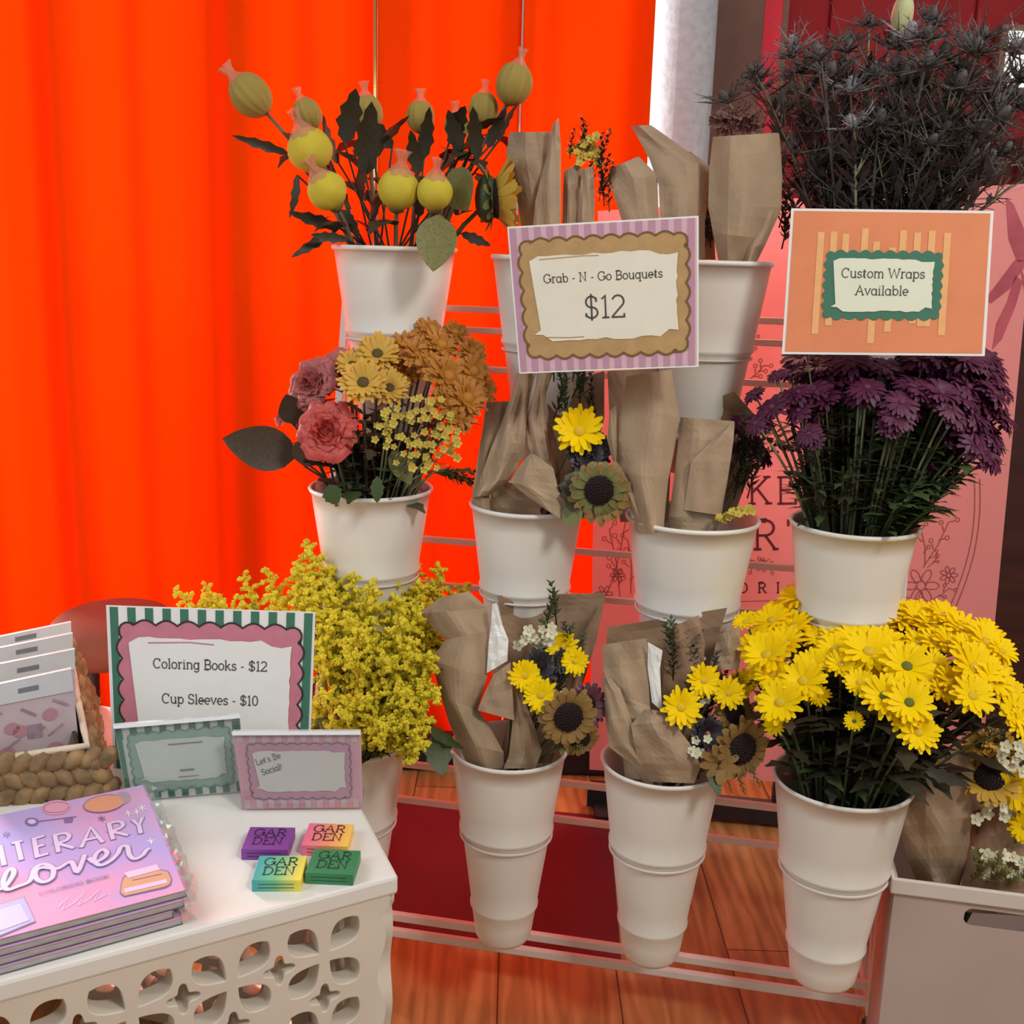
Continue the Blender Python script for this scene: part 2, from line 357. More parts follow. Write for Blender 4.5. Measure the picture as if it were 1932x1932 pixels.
for sx_ in (-1, 1):
    for sy_ in (-1, 1):
        mb = MB(); mb.tube([(cs.x + sx_ * hw * .75, cs.y + sy_ * .09, 0), (cs.x + sx_ * hw * .62, cs.y + sy_ * .075, cs.z - .03)], .012, 8); mb.build('leg', LEAFB, ch, smooth=True)
# ------------------------------------------------------------------ lettering (stroke glyphs drawn as ribbons)
def ar(cx, cy, rx, ry, a0, a1, n=14):
    return [(cx + rx * math.cos(math.radians(lerp(a0, a1, i / n))), cy + ry * math.sin(math.radians(lerp(a0, a1, i / n)))) for i in range(n + 1)]
def hs(x, y, w=.13): return [(x - w, y), (x + w, y)]
X = .66
G = {
 'A': (.95, [[(.1, 0), (.47, 1), (.84, 0)], [(.24, .36), (.70, .36)], hs(.1, 0), hs(.84, 0)]),
 'B': (.82, [[(.18, 0), (.18, 1)], [(.06, 1), (.45, 1)] + ar(.45, .76, .25, .24, 90, -90) + [(.18, .52)], [(.06, 0), (.47, 0)] + ar(.47, .26, .28, .26, -90, 90)]),
 'C': (.88, [ar(.46, .5, .38, .5, 45, 315), [(.75, .98), (.75, .70)]]),
 'D': (.92, [[(.18, 0), (.18, 1)], [(.06, 1), (.42, 1)] + ar(.42, .5, .40, .5, 90, -90) + [(.06, 0)]]),
 'E': (.78, [[(.18, 0), (.18, 1)], [(.06, 1), (.68, 1), (.68, .82)], [(.18, .52), (.55, .52)], [(.06, 0), (.72, 0), (.72, .18)]]),
 'F': (.74, [[(.18, 0), (.18, 1)], [(.06, 1), (.68, 1), (.68, .82)], [(.18, .52), (.55, .52)], hs(.18, 0)]),
 'G': (.95, [ar(.46, .5, .40, .5, 48, 342), [(.86, .10), (.86, .45)], [(.60, .45), (.96, .45)], [(.76, .98), (.76, .70)]]),
 'I': (.38, [[(.19, 0), (.19, 1)], hs(.19, 0), hs(.19, 1)]),
 'K': (.86, [[(.18, 0), (.18, 1)], [(.74, 1), (.2, .42)], [(.36, .58), (.78, 0)], hs(.18, 0), hs(.18, 1), hs(.78, 0), hs(.72, 1)]),
 'L': (.72, [[(.18, 0), (.18, 1)], hs(.18, 1), [(.06, 0), (.66, 0), (.66, .2)]]),
 'N': (.95, [[(.18, 0), (.18, 1), (.76, 0), (.76, 1)], hs(.18, 0), hs(.14, 1), hs(.76, 1)]),
 'O': (.98, [ar(.48, .5, .40, .5, 0, 360, 24)]),
 'R': (.88, [[(.18, 0), (.18, 1)], [(.06, 1), (.45, 1)] + ar(.45, .74, .27, .26, 90, -90) + [(.18, .48)], [(.44, .48), (.76, 0)], hs(.18, 0), hs(.78, 0, .1)]),
 'S': (.74, [ar(.37, .745, .25, .255, 30, 270) + ar(.37, .25, .28, .25, 90, -150), [(.60, .98), (.60, .74)], [(.11, .02), (.11, .24)]]),
 'T': (.82, [[(.41, 0), (.41, 1)], [(.05, .80), (.05, 1), (.77, 1), (.77, .80)], hs(.41, 0)]),
 'W': (1.28, [[(.1, 1), (.36, 0), (.64, .95), (.92, 0), (1.18, 1)], hs(.1, 1), hs(1.18, 1)]),
 'Y': (.86, [[(.08, 1), (.42, .48), (.42, 0)], [(.78, 1), (.42, .48)], hs(.42, 0), hs(.08, 1), hs(.78, 1)]),
 'a': (.70, [ar(.32, X / 2, .25, X / 2, 0, 360, 20), [(.57, X), (.57, 0), (.68, 0)]]),
 'b': (.72, [[(.04, 1), (.14, 1), (.14, 0)], ar(.39, X / 2, .25, X / 2, 0, 360, 20)]),
 'c': (.60, [ar(.32, X / 2, .25, X / 2, 45, 315), [(.51, X), (.51, .46)]]),
 'd': (.72, [[(.48, 1), (.58, 1), (.58, 0), (.68, 0)], ar(.33, X / 2, .25, X / 2, 0, 360, 20)]),
 'e': (.64, [[(.07, X / 2), (.57, X / 2)] + ar(.32, X / 2, .25, X / 2, 0, 310)]),
 'g': (.70, [ar(.32, X / 2, .25, X / 2, 0, 360, 20), [(.67, X), (.57, X), (.57, -.06)] + ar(.34, -.08, .23, .22, 0, -160)]),
 'i': (.34, [[(.06, X), (.17, X), (.17, 0)], hs(.17, 0), [(.17, .86), (.17, .96)]]),
 'k': (.70, [[(.04, 1), (.14, 1), (.14, 0)], [(.56, X), (.16, .28)], [(.28, .40), (.60, 0)], hs(.14, 0, .1), hs(.60, 0, .08)]),
 'l': (.34, [[(.06, 1), (.17, 1), (.17, 0)], hs(.17, 0)]),
 'm': (1.10, [[(.04, X), (.16, X), (.16, 0)], ar(.36, .40, .20, .26, 180, 0) + [(.56, 0)], ar(.76, .40, .20, .26, 180, 0) + [(.96, 0)], hs(.16, 0, .09), hs(.56, 0, .09), hs(.96, 0, .09)]),
 'n': (.74, [[(.04, X), (.16, X), (.16, 0)], ar(.38, .40, .22, .26, 180, 0) + [(.60, 0)], hs(.16, 0, .1), hs(.60, 0, .1)]),
 'o': (.66, [ar(.33, X / 2, .26, X / 2, 0, 360, 20)]),
 'p': (.72, [[(.04, X), (.14, X), (.14, -.30)], ar(.39, X / 2, .25, X / 2, 0, 360, 20), hs(.14, -.30)]),
 'q': (.70, [[(.66, X), (.57, X), (.57, -.30)], ar(.32, X / 2, .25, X / 2, 0, 360, 20), hs(.57, -.30)]),
 'r': (.50, [[(.04, X), (.16, X), (.16, 0)], ar(.36, .40, .20, .26, 180, 50), hs(.16, 0)]),
 's': (.54, [ar(.27, .49, .17, .165, 30, 270) + ar(.27, .165, .20, .165, 90, -150), [(.43, X), (.43, .5)], [(.08, .0), (.08, .15)]]),
 't': (.46, [[(.19, .90), (.19, .1)] + ar(.30, .10, .11, .10, 180, 300), [(.04, X), (.40, X)]]),
 'u': (.74, [[(.04, X), (.14, X)] + ar(.36, .26, .22, .26, 180, 360) + [(.58, .26)], [(.48, X), (.58, X), (.58, 0), (.70, 0)]]),
 'v': (.66, [[(.08, X), (.33, 0), (.58, X)], hs(.08, X, .09), hs(.58, X, .09)]),
 '1': (.50, [[(.10, .86), (.27, 1), (.27, 0)], hs(.27, 0, .17)]),
 '2': (.70, [ar(.34, .72, .27, .28, 160, -30) + [(.07, .04), (.07, 0), (.62, 0), (.62, .16)]]),
 '0': (.72, [ar(.35, .5, .26, .5, 0, 360, 24)]),
 '$': (.74, [ar(.37, .745, .25, .255, 30, 270) + ar(.37, .25, .28, .25, 90, -150), [(.60, .94), (.60, .74)], [(.11, .06), (.11, .24)], [(.37, 1.12), (.37, -.12)]]),
 '-': (.44, [[(.08, .36), (.36, .36)]]), "'": (.24, [[(.12, 1), (.10, .78)]]), '!': (.3, [[(.15, 1), (.15, .3)], [(.15, .08), (.15, 0)]]), ' ': (.36, []),
}
def ribbon(mb, pts, wd, F, mi=0, closed=False):
    """pts 2-D, wd width, F maps 2-D to world"""
    n = len(pts); L = []
    for i, p in enumerate(pts):
        a = pts[max(i - 1, 0)]; b = pts[min(i + 1, n - 1)]
        if i and i < n - 1:
            d1 = (p[0] - a[0], p[1] - a[1]); d2 = (b[0] - p[0], b[1] - p[1])
            l1 = math.hypot(*d1) or 1; l2 = math.hypot(*d2) or 1
            dx, dy = d1[0] / l1 + d2[0] / l2, d1[1] / l1 + d2[1] / l2; l = math.hypot(dx, dy) or 1; k = min(2.0, 2 / max(l, .3))
        else: dx, dy = b[0] - a[0], b[1] - a[1]; l = math.hypot(dx, dy) or 1; k = 1
        nx, ny = -dy / l * wd / 2 * k, dx / l * wd / 2 * k
        L.append(((p[0] + nx, p[1] + ny), (p[0] - nx, p[1] - ny)))
    vs = [F(*q) for pr in L for q in pr]
    mb.add(vs, [(2 * i, 2 * i + 1, 2 * i + 3, 2 * i + 2) for i in range(n - 1)], mi)
def text_width(t, track=0): return sum(G[c][0] + track for c in t) - track
def write(mb, t, cx, base, h, wd, F, mi=0, track=.02, sx=1., jitter=0, align='c'):
    x = cx - (text_width(t, track) * h * sx / 2 if align == 'c' else 0)
    for c in t:
        adv, st = G[c]
        for s in st:
            ribbon(mb, [(x + q[0] * h * sx, base + q[1] * h) for q in s], wd, F, mi)
        x += (adv + track) * h * sx
class Sheet:
    """a printed sheet with four world corners; F(l)(x,y): metres, origin centre, y up, l = ink layer"""
    def __init__(s, TL, TR, BR, BL):
        s.c = [Vector(p) for p in (TL, TR, BR, BL)]
        s.W = ((s.c[1] - s.c[0]).length + (s.c[2] - s.c[3]).length) / 2; s.H = ((s.c[3] - s.c[0]).length + (s.c[2] - s.c[1]).length) / 2
        s.n = (s.c[3] - s.c[0]).cross(s.c[1] - s.c[0]).normalized()
        mid = sum(s.c, Vector()) / 4
        if s.n.dot(CAM - mid) < 0: s.n = -s.n
        s.mid = mid
    def F(s, l=0):
        def f(x, y):
            u = x / s.W + .5; v = .5 - y / s.H
            a = s.c[0].lerp(s.c[1], u); b = s.c[3].lerp(s.c[2], u); return a.lerp(b, v) + s.n * (l * .0004)
        return f
    def slab(s, mb, mi=0, th=.0012):
        a = s.c; b = [p - s.n * th for p in a]; mb.add(a + b, [(3, 2, 1, 0), (4, 5, 6, 7), (0, 1, 5, 4), (1, 2, 6, 5), (2, 3, 7, 6), (3, 0, 4, 7)], mi)
    def rect(s, mb, x0, y0, x1, y1, l, mi):
        f = s.F(l); mb.quad(f(x0, y0), f(x1, y0), f(x1, y1), f(x0, y1), mi)
def scallop(w, h, nx, ny, bump):
    """scalloped rectangle outline, centre 0"""
    P = []
    def side(a, b, n, out):
        for k in range(n):
            for i in range(7):
                t = (k + i / 7) / n; q = math.sin(pi * i / 7) * bump
                P.append((lerp(a[0], b[0], t) + out[0] * q, lerp(a[1], b[1], t) + out[1] * q))
    c = min(w, h) * .10
    def corner(x, y, a0):
        for i in range(7): a = math.radians(a0 - i * 15); q = c + bump * math.sin(pi * i / 6); P.append((x + q * math.cos(a), y + q * math.sin(a)))
    W, Hh = w / 2, h / 2
    side((-W + c, Hh), (W - c, Hh), nx, (0, 1)); corner(W - c, Hh - c, 90)
    side((W, Hh - c), (W, -Hh + c), ny, (1, 0)); corner(W - c, -Hh + c, 0)
    side((W - c, -Hh), (-W + c, -Hh), nx, (0, -1)); corner(-W + c, -Hh + c, -90)
    side((-W, -Hh + c), (-W, Hh - c), ny, (-1, 0)); corner(-W + c, Hh - c, 180)
    return P
def fan(mb, pts, F, mi, off=(0, 0)):
    vs = [F(off[0], off[1])] + [F(p[0] + off[0], p[1] + off[1]) for p in pts]; n = len(pts)
    mb.add(vs, [(0, i + 1, (i + 1) % n + 1) for i in range(n)], mi)
def brush_panel(w, h, seed):
    rs = random.Random(seed); P = []; n = 16
    for i in range(n): P.append((lerp(-w / 2, w / 2, i / n), h / 2 + rs.uniform(-.012, .012) * h - .05 * h * (abs(i / n - .45) > .42)))
    for i in range(n): P.append((w / 2 - .02 * w * math.sin(pi * i / n) * rs.uniform(.2, 1), lerp(h * .46, -h * .42, i / n)))
    for i in range(n): P.append((lerp(w / 2, -w / 2, i / n), -h / 2 + rs.uniform(-.018, .018) * h + .07 * h * (abs(i / n - .5) > .42)))
    for i in range(n): P.append((-w / 2 + .05 * w * (1 - i / n) * (i > 0), lerp(-h * .42, h * .44, i / n)))
    return P
INK = mat('sign_ink', (.075, .070, .060), .8); PAPERW = mat('paper_white', (.80, .79, .76), .7, .02, 40)
PANEL = mat('paper_cream', (.74, .70, .58), .7, .03, 30); GREENK = mat('print_green', (.045, .17, .11), .7); PINKK = mat('print_pink', (.56, .19, .25), .7, .08, 60)
LILAC = mat('print_lilac', (.62, .40, .47), .7, .03, 40); MAUVE = mat('print_mauve', (.47, .25, .33), .7, .05, 40)
TANK = mat('print_tan', (.44, .27, .11), .7, .1, 50); TANLINE = mat('print_tan_line', (.17, .085, .02), .7); ORK = mat('print_coral', (.72, .24, .105), .7, .05, 20)
PEACH = mat('print_peach', (.80, .42, .17), .7, .05, 60); BLK = mat('print_outline', (.030, .022, .026), .7)

# ------------------------------------------------------------------ the tiered flower rack
rack = thing('flower_rack', A0 * 1, 'white metal tiered flower rack of thin rails holding the white buckets', 'rack')
rack.location.z = 0; ORG[rack] = Vector((A0.x, A0.y, 0))
SL, SR = -.155, .715
ROWS = {3: dict(n=-.08, rail=(.365, .306)), 2: dict(n=.03, rail=(.689, .617)), 1: dict(n=.13, rail=(1.036, 1.004, .944))}
for k, rw in ROWS.items():
    for z in rw['rail']:
        n = rw['n'] + .082
        mb = MB(); mb.bar(loc3(SL, n, z), loc3(SR, n, z), .009, .010); mb.build('rail', RACKW, rack, bevel=.002)
for z in (.106, .078):
    mb = MB(); mb.bar(loc3(SL, 0, z), loc3(SR, 0, z), .011, .013); mb.build('bottom_rail', RACKW, rack, bevel=.002)
for s in (SL, SR):
    mb = MB(); mb.bar(loc3(s, .0, .066), loc3(s, .215, 1.05), .013, .013, up=e2); mb.build('slanted_post', RACKW, rack, bevel=.002)
    mb = MB(); mb.bar(loc3(s, -.004, .06), loc3(s, -.004, .30), .012, .012, up=e2); mb.build('front_post', RACKW, rack, bevel=.002)
    mb = MB(); mb.bar(loc3(s, .0, .072), loc3(s, .34, .072), .012, .012); mb.build('foot_bar', RACKW, rack, bevel=.002)
    mb = MB(); mb.bar(loc3(s, .335, .066), loc3(s, .19, .93), .012, .012, up=e2); mb.build('rear_post', RACKW, rack, bevel=.002)
    for n in (0.0, .33):
        mb = MB(); p = loc3(s, n, .024); mb.tube([p - e1 * .009, p + e1 * .009], .022, 16)
        wq = mb.build('caster', mat('caster_tan', (.16, .11, .06), .5), rack, smooth=False)
        mb = MB(); mb.bar(loc3(s - .012, n, .024), loc3(s - .012, n, .064), .004, .014, up=e2); mb.bar(loc3(s + .012, n, .024), loc3(s + .012, n, .064), .004, .014, up=e2); mb.bar(loc3(s - .014, n, .062), loc3(s + .014, n, .062), .014, .006); mb.build('fork', BRASS, wq)
mb = MB(); mb.bar(loc3(SR - .045, .16, .30), loc3(SR - .004, .01, .095), .010, .010); mb.build('brace', RACKW, rack)

# ------------------------------------------------------------------ buckets
PH = .30
def pot_prof(r, h):
    ro = lambda t: r * (1 - .50 * t ** 1.02)
    P = [(ro(.0) - .004, -.012), (ro(0) - .003, -.002), (ro(0) + .0015, .001), (ro(0) + .0035, -.002), (ro(0) + .002, -.006), (ro(.02), -.02 * h)]
    for t in (.1, .2, .3, .385): P.append((ro(t), -t * h))
    P += [(ro(.40) + .0025, -.402 * h), (ro(.41) + .0028, -.412 * h), (ro(.42) + .0005, -.422 * h), (ro(.43) - .0012, -.435 * h)]
    for t in (.5, .6, .7, .79): P.append((ro(t) - .0012, -t * h))
    P += [(ro(.805) + .001, -.805 * h), (ro(.815) + .0012, -.815 * h), (ro(.83) - .001, -.83 * h), (ro(.9) - .001, -.9 * h), (ro(.97) - .001, -.97 * h), (ro(1) - .004, -.995 * h), (ro(1) - .008, -h), (.0005, -h)]
    inner = [(ro(t) - .005, -t * h) for t in (.985, .8, .6, .4, .2, .05)]
    return inner[:1] + inner[1:], P
POTS = {}
def bucket(key, px, py, r, row, label, h=PH):
    c = on(px, py, ROWS[row]['n']); base = c - ez * h
    t = thing('flower_bucket', base, label, 'bucket', 'white metal flower buckets on the rack')
    inner, outer = pot_prof(r, h)
    mb = MB(); mb.lathe(c, [(.0005, -.975 * h)] + inner + outer, 56); mb.build('body', WHITE, t, smooth=True)
    POTS[key] = dict(c=c, r=r, o=t, n=ROWS[row]['n'])
    # holder ring of the rack, just under the upper bead
    mb = MB(); rr = r * .79 + .004; ringc = c - ez * (.445 * h)
    pts = [ringc + Vector((rr * math.cos(a), rr * math.sin(a), 0)) for a in [2 * pi * i / 32 for i in range(33)]]
    rr2 = r * (1 - .5 * .445) + .0022
    pts = [ringc + Vector((rr2 * math.cos(a), rr2 * math.sin(a), 0)) for a in [2 * pi * i / 40 for i in range(41)]]
    mb.tube(pts, .0018, 6); mb.bar(ringc + e2 * rr2, ringc + e2 * .08 , .008, .003)
    zr = min(ROWS[row]['rail'], key=lambda z: abs(z - ringc.z)); mb.bar(ringc + e2 * .078, Vector((*(ringc + e2 * .078).xy, zr)), .008, .003, up=e2)
    mb.build('holder_ring', RACKW, rack, smooth=False)
bucket('30', 662, 1388, .081, 3, 'white bucket of goldenrod behind the white table at the left end of the rack')
bucket('31', 960, 1405, .0805, 3, 'tall white bucket in the lowest row holding the wrapped bouquet next to the goldenrod')
bucket('32', 1250, 1432, .081, 3, 'tall white bucket in the lowest row between a wrapped bouquet and the yellow daisies')
bucket('33', 1590, 1465, .0885, 3, 'tall white bucket holding the big mass of yellow daisies')
bucket('21', 700, 917, .0875, 2, 'white bucket with pink roses and bronze chrysanthemums')
bucket('22', 995, 948, .080, 2, 'white middle row bucket with a crumpled paper bouquet and one yellow daisy')
bucket('23', 1307, 973, .090, 2, 'white middle row bucket with a tall plain paper wrap, left of the purple flowers')
bucket('24', 1612, 985, .083, 2, 'white bucket with dark purple flowers under the orange sign')
bucket('11', 745, 466, .090, 1, 'white top row bucket with netted yellow buds in front of the orange curtain')
bucket('12', 1045, 484, .088, 1, 'white top row bucket mostly hidden behind the lilac twelve dollar sign')
bucket('13', 1330, 492, .093, 1, 'white top row bucket showing to the right of the lilac twelve dollar sign')
bucket('14', 1640, 505, .086, 1, 'white top row bucket of grey thistles hidden behind the orange sign')

# ------------------------------------------------------------------ banner
BANM = mat('banner_pink', (.86, .43, .42), .6, .02, 5, trans=.40); BANI = mat('banner_ink', (.13, .022, .024), .7); BANL = mat('banner_line', (.36, .10, .09), .7); BOWM = mat('banner_bow_pink', (.46, .085, .12), .7, .2, 20)
YB = 2.06
bl = on(1115, 1100, .55)
B_TL, B_TR, B_BL = at(1128, 398, YB + .06), at(1956, 345, YB - .05), at(1112, 1452, YB + .06)
bn_ = (B_TR - B_TL).cross(B_BL - B_TL); d_ = ray(1846, 1500); B_BR = CAM + d_ * ((B_TL - CAM).dot(bn_) / d_.dot(bn_))
BS = Sheet(B_TL, B_TR, B_BR, B_BL)
ban = thing('banner', Vector((BS.mid.x, BS.mid.y, 0)), 'tall pink floral printed banner standing behind the right half of the flower rack', 'banner')
def bxy(px, py):     # photo point -> banner sheet metres
    d = ray(px, py); t = (BS.mid - CAM).dot(BS.n) / d.dot(BS.n); P = CAM + d * t
    ux = (BS.c[1] - BS.c[0]).normalized(); uy = BS.n.cross(ux) * (1 if BS.n.cross(ux).z > 0 else -1); q = P - BS.mid
    return q.dot(ux), q.dot(uy)
class Flat(Sheet):
    def F(s, l=0):
        ux = (s.c[1] - s.c[0]).normalized(); uy = s.n.cross(ux); uy = uy if uy.z > 0 else -uy
        return lambda x, y: s.mid + ux * x + uy * y + s.n * (.0004 + l * .0003)
BF = Flat(B_TL, B_TR, B_BR, B_BL).F
mb = MB(); BS.slab(mb, 0, .003); mb.build('print_sheet', BANM, ban)
mb = MB()
for px, w_ in ((1150, .05), (1840, .05)):
    q = bxy(px, 1480); mb.box(BF(0)(*q) + Vector((-.03, -.06, 0)) - ez * (BF(0)(*q).z), (.06, 0, 0), (0, .16, 0), (0, 0, .02))
mb.bar(Vector((B_BL.x, B_BL.y + .01, .03)), Vector((B_BR.x, B_BR.y + .01, .03)), .03, .04); mb.bar(Vector(((B_BL.x + B_BR.x) / 2, BS.mid.y + .02, .03)), Vector(((B_BL.x + B_BR.x) / 2, BS.mid.y + .02, B_TL.z)), .012, .012, up=(0, 1, 0))
mb.build('stand', DARKM, ban)
mb = MB(); s_ = (BS.c[1] - BS.c[0]).length / 830
def bt(t, px, py, hpx, wd, mi=0, sx=1., align='c'):
    q = bxy(px, py); write(mb, t, q[0], q[1], hpx * s_, wd * s_, BF(1), mi, sx=sx, align=align)
bt('A', 1376, 1036, 62, 5); bt('R', 1444, 1036, 62, 5.5); bt('T', 1508, 1036, 62, 5); bt('K', 1432, 950, 56, 5); bt('E', 1484, 950, 56, 5)
for c, x in (('O', 1402), ('R', 1438), ('I', 1468)): bt(c, x, 1118, 22, 3)
mb.build('lettering', BANI, ban)
mb = MB()
def bl_(pts, wd=2.0): ribbon(mb, [bxy(*p) for p in pts], wd * s_, BF(1))
def bflower(x, y, r, n=6):
    for k in range(n):
        a = 2 * pi * k / n; bl_([(x + r * .3 * math.cos(a), y + r * .3 * math.sin(a))] + [(x + r * (.3 + .7 * math.sin(pi * i / 8)) * math.cos(a - .5 + i / 8) , y + r * (.3 + .7 * math.sin(pi * i / 8)) * math.sin(a - .5 + i / 8)) for i in range(9)])
    bl_([(x + r * .25 * math.cos(a), y + r * .25 * math.sin(a)) for a in [i * pi / 5 for i in range(11)]])
def bsprig(x0, y0, x1, y1, k=4, r=9):
    bl_([(x0, y0), ((x0 + x1) / 2 + 4, (y0 + y1) / 2), (x1, y1)])
    for i in range(1, k + 1):
        t = i / k; x, y = lerp(x0, x1, t), lerp(y0, y1, t); sd = 1 if i % 2 else -1
        dx, dy = x1 - x0, y1 - y0; l = math.hypot(dx, dy); nx, ny = -dy / l * sd, dx / l * sd
        bl_([(x, y), (x + nx * r + dx / l * r, y + ny * r + dy / l * r)]); cx_, cy_ = x + nx * r * 1.5 + dx / l * r * 1.5, y + ny * r * 1.5 + dy / l * r * 1.5
        bl_([(cx_ + r * .5 * math.cos(a), cy_ + r * .5 * math.sin(a)) for a in [j * pi / 4 for j in range(9)]], 1.6)
bl_([(1838 - 22 * (t / 20) ** 2 * 2.2 + 5 * math.sin(t / 20 * pi), 905 + 245 * t / 20) for t in range(21)]); bl_([(1848 - 22 * (t / 20) ** 2 * 2.2 + 5 * math.sin(t / 20 * pi), 903 + 250 * t / 20) for t in range(21)])
bflower(1738, 1105, 34, 6); bflower(1790, 1085, 17, 7); bflower(1728, 1145, 30, 5)
bsprig(1742, 1070, 1790, 985, 5, 8); bsprig(1745, 1065, 1738, 1000, 3, 7); bsprig(1750, 1070, 1768, 1050, 2, 5); bsprig(1760, 1130, 1790, 1110, 3, 6)
bsprig(1150, 1110, 1180, 985, 6, 9); bsprig(1170, 1130, 1150, 1000, 5, 8); bflower(1165, 1085, 14, 6); bflower(1140, 1120, 16, 6); bsprig(1190, 1120, 1185, 1020, 4, 7)
bsprig(1415, 715, 1440, 690, 5, 7); bsprig(1400, 660, 1440, 640, 3, 6); bsprig(1412, 1055, 1452, 1070, 5, 6); bsprig(1452, 1055, 1412, 1072, 5, 6); bl_([(1385, 1135), (1470, 1133)], 1.6); bl_([(1405, 602), (1480, 604)], 1.6)
mb.build('line_drawing', BANL, ban)
mb = MB()
def bpoly(pts, mi=0):
    c = (sum(p[0] for p in pts) / len(pts), sum(p[1] for p in pts) / len(pts)); f = BF(2); vs = [f(*bxy(*c))] + [f(*bxy(*p)) for p in pts]; n = len(pts)
    mb.add(vs, [(0, i + 1, (i + 1) % n + 1) for i in range(n)], mi)
for pts in ([(1898, 372), (1912, 385), (1935, 440), (1945, 490), (1920, 495), (1903, 450)], [(1915, 490), (1940, 492), (1905, 545), (1870, 572), (1858, 565), (1885, 530)], [(1915, 520), (1900, 570), (1880, 610), (1872, 660), (1890, 640), (1915, 580), (1930, 530)], [(1925, 505), (1950, 560), (1945, 620), (1935, 560)]): bpoly(pts)
mb.build('printed_bow', BOWM, ban)

# ------------------------------------------------------------------ price signs
def sign(name, corners, label, draw, mats):
    S = Sheet(*corners); t = thing(name, S.mid - ez * S.H / 2, label, 'sign')
    mb = MB(); S.slab(mb); draw(S, mb); mb.build('printed_card', mats, t); return S, t
def lettering(S, t, lines, name='lettering', l=6):
    mb = MB()
    for tx, x, y, h, wd in lines: write(mb, tx, x, y, h, wd, S.F(l))
    mb.build(name, INK, t)
def draw12(S, mb):
    W, Hh = S.W, S.H; S.rect(mb, -W / 2 * .98, -Hh / 2 * .975, W / 2 * .98, Hh / 2 * .975, 1, 1)
    for i in range(15):
        x0 = lerp(-W / 2 * .98, W / 2 * .93, i / 14.3); S.rect(mb, x0, -Hh / 2 * .975, x0 + W * .034, Hh / 2 * .975, 2, 2)
    P = scallop(W * .87, Hh * .77, 8, 5, Hh * .025); fan(mb, P, S.F(3), 3); ribbon(mb, P + P[:1], W * .011, S.F(4), 4)
    fan(mb, brush_panel(W * .79, Hh * .575, 3), S.F(5), 5)
    ribbon(mb, [(-W * .34, Hh * .265), (-W * .1, Hh * .275), (-W * .02, Hh * .272)], W * .005, S.F(6), 3); ribbon(mb, [(-W * .33, -Hh * .262), (-W * .2, -Hh * .27), (-W * .12, -Hh * .268)], W * .005, S.F(6), 3)
nS = -.045
S, t = sign('price_sign', [on(957, 428, nS + .0), on(1318, 407, nS), on(1318, 692, nS - .03), on(980, 705, nS - .03)], 'lilac striped price sign reading Grab N Go Bouquets twelve dollars', draw12, [PAPERW, LILAC, MAUVE, TANK, TANLINE, PANEL])
w_, h_ = S.W, S.H
lettering(S, t, [('Grab - N - Go Bouquets', -.005 * w_, .105 * h_, .058 * h_, .0052 * w_), ('$12', 0, -.145 * h_, .145 * h_, .0098 * w_)])
def drawc(S, mb):
    W, Hh = S.W, S.H; S.rect(mb, -W / 2 * .97, -Hh / 2 * .965, W / 2 * .97, Hh / 2 * .965, 1, 1)
    for x, y0, y1 in [(-.34, -.36, .34), (-.275, -.30, .345), (-.215, -.20, .33), (-.12, -.24, .37), (-.06, -.42, .28), (.02, -.34, .24), (.07, -.26, .36), (.14, -.28, .345), (.21, -.30, .36), (.285, -.36, .345), (-.18, -.27, -.1), (.18, -.3, -.1)]:
        S.rect(mb, (x - .017) * W, y0 * Hh, (x + .017) * W, y1 * Hh, 2, 2)
    P = scallop(W * .56, Hh * .44, 8, 5, Hh * .022); fan(mb, P, S.F(3), 3, (-.02 * W, -.02 * Hh)); fan(mb, brush_panel(W * .50, Hh * .36, 5), S.F(5), 5, (-.02 * W, -.02 * Hh))
nC = .015
S, t = sign('price_sign', [on(1493, 393, nC), on(1875, 398, nC), on(1858, 672, nC - .03), on(1475, 668, nC - .03)], 'orange and peach sign reading Custom Wraps Available', drawc, [PAPERW, ORK, PEACH, GREENK, GREENK, mat('paper_mint', (.72, .75, .60), .7, .03, 30)])
w_, h_ = S.W, S.H
lettering(S, t, [('Custom Wraps', -.02 * w_, .03 * h_, .064 * h_, .0050 * w_), ('Available', -.02 * w_, -.088 * h_, .064 * h_, .0050 * w_)])

# ------------------------------------------------------------------ flower part meshes (unit size, facing +Z)
def petal(mb, ang, L, wd, rb, up, curl, seg=5, rs=random, fold=.12, mi=0, twist=0, tip=.55):
    ca, sa = math.cos(ang), math.sin(ang); vs = []
    for j in range(seg + 1):
        t = j / seg; r = rb + L * t * math.cos(up * .6); z = L * (math.sin(up) * t - curl * t * t)
        hw = wd * (math.sin(pi * min(1, .12 + t * tip * 1.35)) ** .7) * (1 if t < .85 else .75)
        for k in (-1, 0, 1):
            x = r; y = hw * k; zz = z + (fold * hw * abs(k)) + twist * k * hw
            vs.append((x * ca - y * sa, x * sa + y * ca, zz))
    mb.add(vs, [(j * 3 + k, j * 3 + k + 1, j * 3 + k + 4, j * 3 + k + 3) for j in range(seg) for k in (0, 1)], mi)
def head_daisy(name, seed, m, n=15, layers=2, wd=.115, up=.25, curl=.15, rb=.16, L=.84, droop=0):
    rs = random.Random(seed); mb = MB()
    for l in range(layers):
        for k in range(n):
            petal(mb, 2 * pi * (k + .5 * l) / n + rs.uniform(-.09, .09), L * (1 - .13 * l) * rs.uniform(.86, 1.06), wd * rs.uniform(.85, 1.15), rb, up + .28 * l + rs.uniform(-.14, .14) - droop, curl + rs.uniform(-.1, .12), rs=rs)
    return mb.mesh(name, m)
